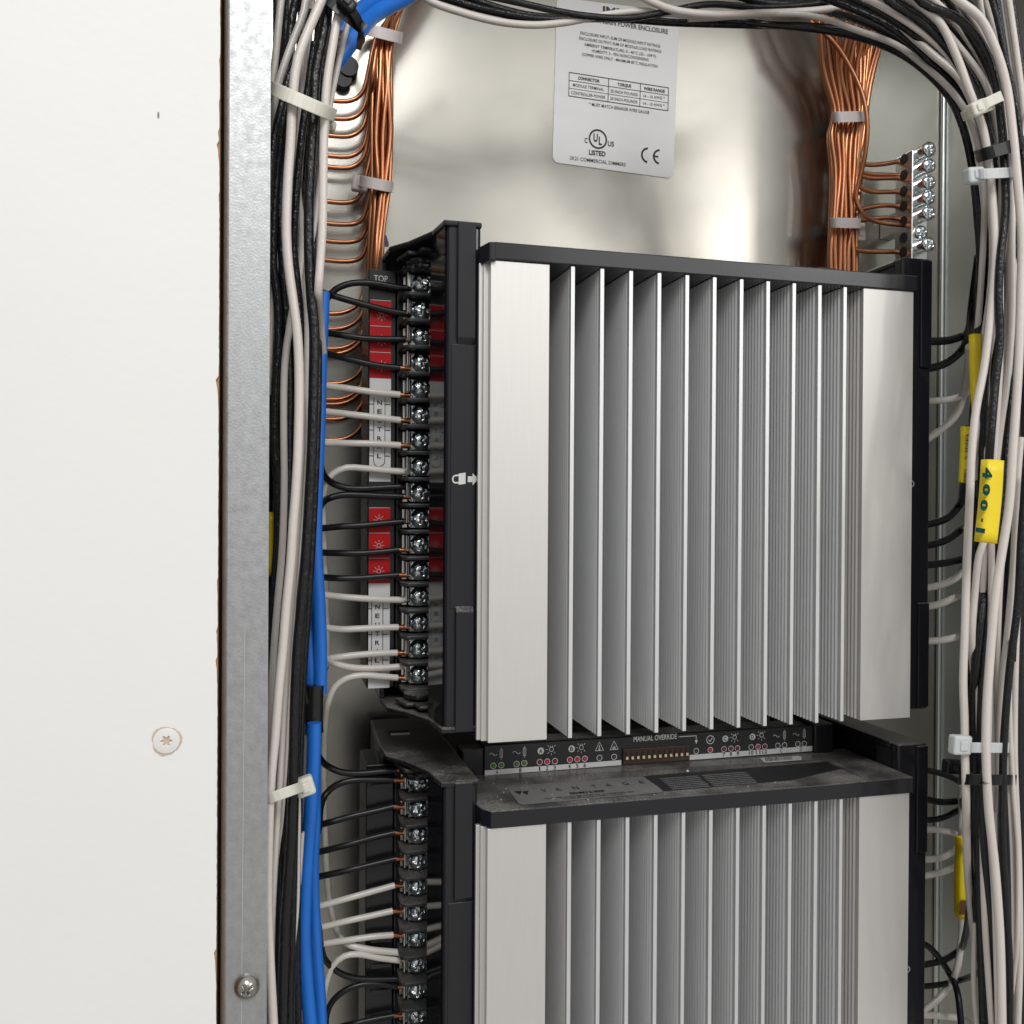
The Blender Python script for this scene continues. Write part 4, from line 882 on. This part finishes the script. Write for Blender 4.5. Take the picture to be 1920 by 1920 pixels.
# ================================================================== CABLE TIES
def tie(label, cx, cy, Y, hw, depth, slope, hpx, m, head=None, tail=None, thick=.0011, cat='cable tie', grp='cable ties'):
    c = at(cx, cy, Y); s = c.dot(F0)/FPX; DV = c.normalized(); depth = depth+.0015
    A = Vector((1, 0, -slope)).normalized(); Up = Vector((slope, 0, 1)).normalized(); a = hw*s*1.0; hh = hpx*s/2
    root = thing('cable_tie', label, cat, grp)
    vs = []; n = 48
    for i in range(n):
        t = 2*math.pi*i/n; ca, sa = math.cos(t), math.sin(t)
        ex = 0.75   # superellipse for a squarish wrap
        X_ = math.copysign(abs(ca)**ex, ca); Y_ = math.copysign(abs(sa)**ex, sa)
        nrm = (A*ca/a + DV*sa/depth).normalized()
        for (o_, h_) in ((0, -hh), (thick, -hh), (thick, hh), (0, hh)):
            vs.append(c + A*(a*X_) + DV*(depth*Y_) + nrm*o_ + Up*h_)
    fs = [(i*4+k, i*4+(k+1) % 4, ((i+1) % n)*4+(k+1) % 4, ((i+1) % n)*4+k) for i in range(n) for k in range(4)]
    mb = MB(); mb.add(vs, fs); mb.build('strap', m, root, bevel=.0002)
    if head:    # (px, py, wpx, hpx, depth Y)
        hx, hy, wx, wy, hY = head; hc = at(hx, hy, hY); s2 = hc.dot(F0)/FPX
        mb = MB(); mb.obox(hc, A*(wx*s2/2), EY*.0019, Up*(wy*s2/2)); mb.build('lock_head', m, root, bevel=.0009, seg=3)
        mb = MB(); mb.obox(hc-EY*.0019, A*(wx*s2*.2), EY*.0005, Up*(wy*s2*.26)); mb.build('pawl', m, root, bevel=.0003)
    if tail:    # list of (px,py,Y), width
        pts = spline([at(*p) for p in tail[0]], .002); mb = MB(); W = tail[1]*s/2; vs = []; m_ = len(pts)
        for i, p in enumerate(pts):
            d = (pts[min(i+1, m_-1)]-pts[max(i-1, 0)]).normalized(); nn = d.cross(EY).normalized(); q = W*(1 if i < m_-4 else .75)
            for o_, h_ in ((-.0005, -q), (.0005, -q), (.0005, q), (-.0005, q)): vs.append(p+EY*o_+nn*h_)
        fs = [(i*4+k, i*4+(k+1) % 4, (i+1)*4+(k+1) % 4, (i+1)*4+k) for i in range(m_-1) for k in range(4)] + [(3, 2, 1, 0), tuple(range(4*m_-4, 4*m_))]
        mb.add(vs, fs); mb.build('tail', m, root, bevel=.0002)
    return root
tie('natural nylon tie round the upper left bundle beside the flange', 567, 190, .282, 57, .017, .32, 25, 'nylon_natural', head=(622, 238, 16, 18, .283))
tie('natural nylon tie with a chunky head in front of the lower blue cable', 525, 1490, .285, 38, .018, -.30, 19, 'nylon_natural', head=(571, 1474, 36, 36, .2785))
tie('black tie crossing the left bundle at the top edge', 640, 18, .285, 46, .018, .75, 24, 'nylon_black', head=(650, 8, 36, 24, .266), tail=([(660,20,.266),(674,42,.268),(678,64,.275),(672,92,.29)], 15))
tie('pale tie round the left copper strands at the top, under the blue cable', 716, 62, .393, 34, .011, .12, 22, 'nylon_pink')
tie('pale tie with a square head at its left, round the left copper strands', 706, 345, .3935, 27, .0095, .10, 21, 'nylon_pink', head=(675, 345, 30, 30, .3985))
tie('upper pale tie round the right copper strands', 1591, 219, .3945, 30, .0095, -.14, 20, 'nylon_pink')
tie('lower pale tie round the right copper strands, level with the ground bar', 1585, 418, .3945, 29, .0095, -.06, 19, 'nylon_pink', head=(1610, 436, 22, 34, .402))
tie('natural nylon tie with its head up on the upper right bundle', 1837, 206, .281, 38, .022, -.45, 17, 'nylon_natural', head=(1829, 205, 28, 26, .2625), tail=([(1829,205,.263),(1850,193,.261),(1878,180,.262)], 24))
tie('black tie round the right bundle above the ground bar screws', 1876, 280, .282, 55, .026, -.36, 22, 'nylon_black')
tie('pale tie just under the black one on the right bundle, head at left', 1862, 325, .282, 45, .026, -.14, 18, 'nylon_cool', head=(1826, 330, 36, 30, .2665))
tie('pale tie on the right bundle level with the gap between the modules, head at left', 1850, 1402, .283, 52, .026, .07, 18, 'nylon_cool', head=(1800, 1396, 40, 36, .2665))
tie('black tie below the pale one on the lower right bundle, head at left', 1852, 1462, .283, 60, .026, .08, 19, 'nylon_black', head=(1785, 1437, 34, 26, .283), tail=([(1800,1442,.277),(1830,1462,.266),(1850,1468,.261)], 17))
# black cable clamp at the upper left of the back panel
kc = thing('cable_mount', 'black plastic cable mount on the back panel left of the copper strands at the top', 'cable mount')
c = at(655, 118, .402)
MB().cyl((c.x, .4095, c.z), (0, -1, 0), .0042, .005, 28).build('base', 'black_matte', kc, bevel=.0005)
c2 = at(645, 140, .402); MB().cyl((c2.x, .4095, c2.z), (0, -1, 0), .0036, .004, 24).build('post', 'black_matte', kc, bevel=.0005)
# purple pen mark
ip_ = MB().add([at(p[0], p[1], BK-.0003) for p in ((719,442),(722,438),(725,443),(727,450),(729,456),(729,462),(720,462),(719,452))], [tuple(range(8))]).build('pen_mark', 'ink_purple', enc)

# ================================================================== YELLOW SLEEVES
def sleeve(label, P, wpx, Y, thick, texts=None, tm='print_black', grp='yellow wire markers'):
    """flattened sleeve following P (photo points)"""
    root = thing('wire_marker', label, 'wire marker', grp)
    pts = spline([at(p[0], p[1], p[2] if len(p) > 2 else Y) for p in P], .003); s = pts[0].dot(F0)/FPX; a = wpx*s/2; vs = []; n = 20
    for i, p in enumerate(pts):
        d = (pts[min(i+1, len(pts)-1)]-pts[max(i-1, 0)]).normalized(); A = EY.cross(d).normalized(); Bv = d.cross(A)
        for k in range(n):
            t = 2*math.pi*k/n; ca, sa = math.cos(t), math.sin(t); e_ = .55
            vs.append(p + A*a*math.copysign(abs(ca)**e_, ca) + Bv*thick*math.copysign(abs(sa)**e_, sa))
    m_ = len(pts); fs = [(i*n+k, i*n+(k+1) % n, (i+1)*n+(k+1) % n, (i+1)*n+k) for i in range(m_-1) for k in range(n)]
    mb = MB(); mb.add(vs, fs, True); o = mb.build('sleeve', 'sleeve_yellow', root)
    sd = o.modifiers.new('wall', 'SOLIDIFY'); sd.thickness = .0003
    if texts:
        ink = Ink((0, -1, 0))
        for (txt, a_, b_, h, bold) in texts:
            pa = at(*a_, Y-thick-.0006); pb = at(*b_, Y-thick-.0006)
            ink.text(txt, pa, pb, h, bold)
        ink.build('hand_lettering', tm, root)
    return root
sleeve('large yellow sleeve with green handwriting 400-1 on the right bundle', [(1861,863),(1857,930),(1848,1017)], 40, .2535, .0022,
       [('4', (1844, 876), (1843, 897), .0034, .06), ('0', (1844, 907), (1843, 929), .0026, .06), ('0', (1840, 936), (1838, 957), .0026, .06), ('-', (1838, 971), (1837, 978), .0026, .06), ('1', (1831, 989), (1830, 998), .0033, .06)], 'print_dark_green')
sleeve('small yellow sleeve with faint black lettering between the upper module and the right bundle', [(1812,800),(1811,850),(1808,905)], 20, .288, .0014,
       [('S.IMEL', (1815, 862), (1818, 809), .0016, 0), ('MEL', (1812, 903), (1814, 876), .0014, 0)])
sleeve('topmost yellow sleeve, folded and seen edge on, left of the right bundle', [(1828,627),(1829,700),(1833,768)], 19, .284, .0016)
sleeve('yellow sleeve with brown marks beside the lower module', [(1806,1570),(1803,1640),(1803,1719)], 23, .330, .0024,
       [('T', (1808,1603), (1808,1625), .0026, .05), ('I', (1802,1688), (1800,1715), .0030, .12)], 'print_brown')
sleeve('yellow sleeve mostly hidden inside the left bundle beside the white labels', [(541,905),(541,950),(540,990)], 16, .3015, .0016)
sleeve('yellow sleeve peeking out beside the flange edge', [(510,960),(508,1020),(506,1080)], 14, .296, .0012)
